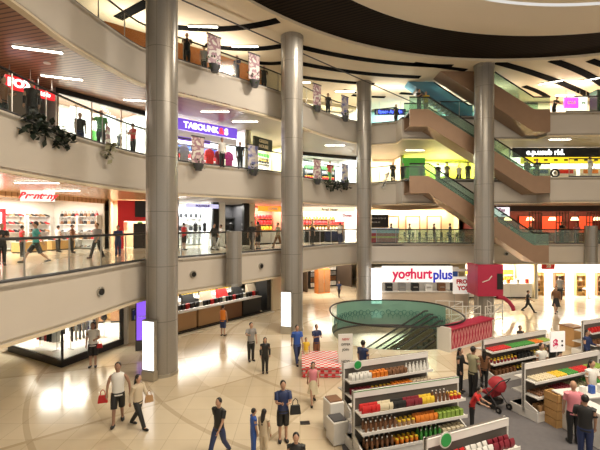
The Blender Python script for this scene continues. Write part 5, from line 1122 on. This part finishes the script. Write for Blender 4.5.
person(8.55, 10.55, zc, 1.5, 1.6, 'fold', 'tee', 'black', 'trousers', 'black', 'person in black at the extreme right edge of the checkout')
person(4.7, 20.1, -2.18, 1.65, -1.4, 'stand', 'tee', 'black', 'trousers', 'black', 'person in black riding the nearer escalator in the round well')
# L2
def P2(px, fy, hy, *a, **k): return PG(px, fy, hy, *a, z=Z2, hmin=1.45, hmax=1.75, **k)
P2(36, 262.5, 219, -.9, 'stride', 'tee', 'teal', 'shorts', 'black', 'person in grey-green t-shirt and black shorts walking past the shoe shop')
P2(97, 258, 222, -.2, 'walk', 'tee', 'grey', 'trousers', 'black', 'man in grey top and black trousers at the second floor rail')
P2(118, 256, 226, .4, 'phone', 'tee', 'navy', 'trousers', 'navy', 'person in navy leaning near the red-framed shop')
P2(1.5, 266, 224, .8, 'phone', 'tee', 'black', 'trousers', 'black', 'person in black cut by the left edge of the second floor')
P2(22, 257, 226, 2.5, 'stand', 'tee', 'red', 'trousers', 'black', 'shopper in red inside the shoe shop')
P2(58, 252, 226, 2.8, 'stand', 'tee', 'white', 'trousers', 'black', 'shopper in white inside the shoe shop')
P2(72, 253, 225, 1.8, 'fold', 'tee', 'brown', 'trousers', 'black', 'shopper in brown beside the gold table of the shoe shop')
P2(184, 250, 223, 2.5, 'stand', 'tee', 'red', 'shorts', 'black', 'person in red t-shirt on the second floor right of the tall column')
P2(214, 250, 223, 1.0, 'walk', 'tee', 'black', 'trousers', 'grey', 'person in black with pale trousers in front of the boutiques')
P2(221, 248, 224, -1.0, 'walk', 'long', 'white', 'trousers', 'white', 'person all in white in front of the boutiques')
P2(252, 250, 221, .6, 'walk', 'tee', 'black', 'trousers', 'black', 'person in black left of the orange-signed kiosk')
P2(258, 249, 222, 2.6, 'fold', 'tee', 'brown', 'shorts', 'black', 'person in brown with shorts at the orange-signed kiosk')
P2(278, 248, 222, -.8, 'walk', 'tee', 'khaki', 'trousers', 'brown', 'person in olive beside the middle column on the second floor')
P2(312, 245, 224, .5, 'stand', 'tee', 'black', 'trousers', 'black', 'person in black at the food counter beyond the middle column')
P2(340, 244, 223, 2.5, 'stand', 'tee', 'white', 'trousers', 'navy', 'person in white at the food counter, nearer the slim column')
P2(562, 243.2, 222, .3, 'phone', 'tee', 'black', 'trousers', 'black', 'waiter-like person in black standing behind the green glass at right')
for i, (x, y, c) in enumerate(((7.6, 33.3, 'black'), (9.4, 34.3, 'khaki'), (11.4, 34.0, 'brown'), (12.9, 34.4, 'black'), (17.2, 32.5, 'white'), (18.6, 35.6, 'red'), (20.6, 35.7, 'black'), (22.4, 32.4, 'pink'))):
    person(x, y, Z2, 1.6, random.uniform(-2, 2), ('stand', 'fold', 'phone')[i % 3], 'tee', c, 'trousers', 'black', 'guest in %s on the right half of the second floor, %s' % (c, ordl(i, 8)))
# L3
def PL(px, D, z, h, *a, **k): return person(gx(px, D), D, z, h, *a, **k)
PL(32, 13.6, Z3, 1.7, .4, 'stand', 'long', 'black', 'trousers', 'black', 'person all in black under the FOX sign')
PL(3, 13.0, Z3, 1.6, 1.4, 'fold', 'tee', 'brown', 'trousers', 'black', 'person in brown at the left edge of the third floor')
PL(101, 17.4, Z3, 1.75, .3, 'raise_', 'tee', 'green', 'trousers', 'black', 'person in dark green leaning at the third floor rail')
PL(80, 17.2, Z3, 1.6, .8, 'stand', 'tee', 'black', 'trousers', 'navy', 'person in black left of the person in dark green')
PL(133, 18.8, Z3, 1.55, -.5, 'phone', 'tee', 'red', 'trousers', 'black', 'person in red near the tall column on the third floor')
PL(222, 22.2, Z3, 1.6, .6, 'stand', 'tee', 'white', 'trousers', 'black', 'person in white below the purple sign')
PL(240, 23.4, Z3, 1.7, .2, 'walk', 'tee', 'black', 'trousers', 'black', 'person in black right of the purple sign')
PL(330, 30.4, Z3, 1.7, .2, 'walk', 'tee', 'red', 'trousers', 'green', 'person in red between the two back columns')
for i, (px, c, ps_) in enumerate(((393, 'black', 'phone'), (403, 'black', 'stand'), (421, 'navy', 'walk'), (438, 'black', 'fold'), (447, 'khaki', 'stand'), (459, 'white', 'walk'), (468, 'black', 'stand'))):
    PL(px, 31.2 + .3*(i % 2), Z3, 1.65, random.uniform(-1, 1), ps_, 'tee', c, 'trousers', 'black', 'person in %s in front of the lime-green shop, %s of seven' % (c, ordl(i, 7)))
PL(527, 30.0, Z3, 1.75, .2, 'stand', 'tee', 'black', 'trousers', 'black', 'person in black beside the long black sign, left one')
PL(537, 29.8, Z3, 1.7, -.4, 'phone', 'tee', 'navy', 'trousers', 'black', 'person in navy below the long black sign')
PL(590, 28.2, Z3, 1.6, .4, 'raise_', 'tee', 'white', 'trousers', 'white', 'person in white at the right end of the third floor')
# L4
PL(187, 19.5, Z4, 1.62, .3, 'phone', 'tee', 'black', 'trousers', 'black', 'person in black standing at the top floor rail, left')
PL(204, 20.6, Z4, 1.5, .3, 'stand', 'tee', 'grey', 'trousers', 'black', 'person in grey behind the leftmost rail banner')
PL(237, 21.8, Z4, 1.5, -.3, 'fold', 'tee', 'navy', 'trousers', 'black', 'person in navy between two banners on the top floor')
PL(264, 23.2, Z4, 1.5, .3, 'fold', 'tee', 'black', 'trousers', 'black', 'person in black left of the middle column on the top floor')
PL(328, 28.2, Z4, 1.55, .2, 'stand', 'tee', 'black', 'trousers', 'black', 'person in black between banners on the top floor, right of the middle column')
PL(396, 31.1, Z4, 1.65, .5, 'stand', 'long', 'black', 'trousers', 'black', 'person in black beside the blue neon sign')
PL(419, 27.5, Z4+.01, 1.6, .3, 'phone', 'tee', 'black', 'trousers', 'navy', 'person in black at the head of the escalator')
PL(426, 28.0, Z4+.01, 1.6, -.3, 'fold', 'tee', 'yellow', 'trousers', 'khaki', 'person in yellow at the head of the escalator')
PL(554, 29.2, Z4, 1.6, .3, 'lean', 'tee', 'black', 'trousers', 'black', 'person in black at the rail left of the magenta screen')
# bags carried
q = onz(118, 423, 0); place('handbag', 'carrier_bag', 'red bag carried by the man in the white vest', 'bag', (q.x-.42, q.y-.05, .62), .3, 'red', None, .9)
q = onz(138, 427, 0); place('handbag', 'handbag', 'tan handbag at the hip of the woman holding hands', 'bag', (q.x+.3, q.y+.05, .7), .5, 'tan', None, .8)
q = onz(283, 441, 0); place('handbag', 'shoulder_bag', 'black shoulder bag of the man looking at his phone', 'bag', (q.x+.33, q.y+.02, .72), .2, 'black', None, 1)
q = onz(93, 367, 0); place('handbag', 'handbag', 'red-brown handbag of the woman outside the corner window', 'bag', (q.x+.3, q.y-.05, .8), .2, 'red', None, .7)
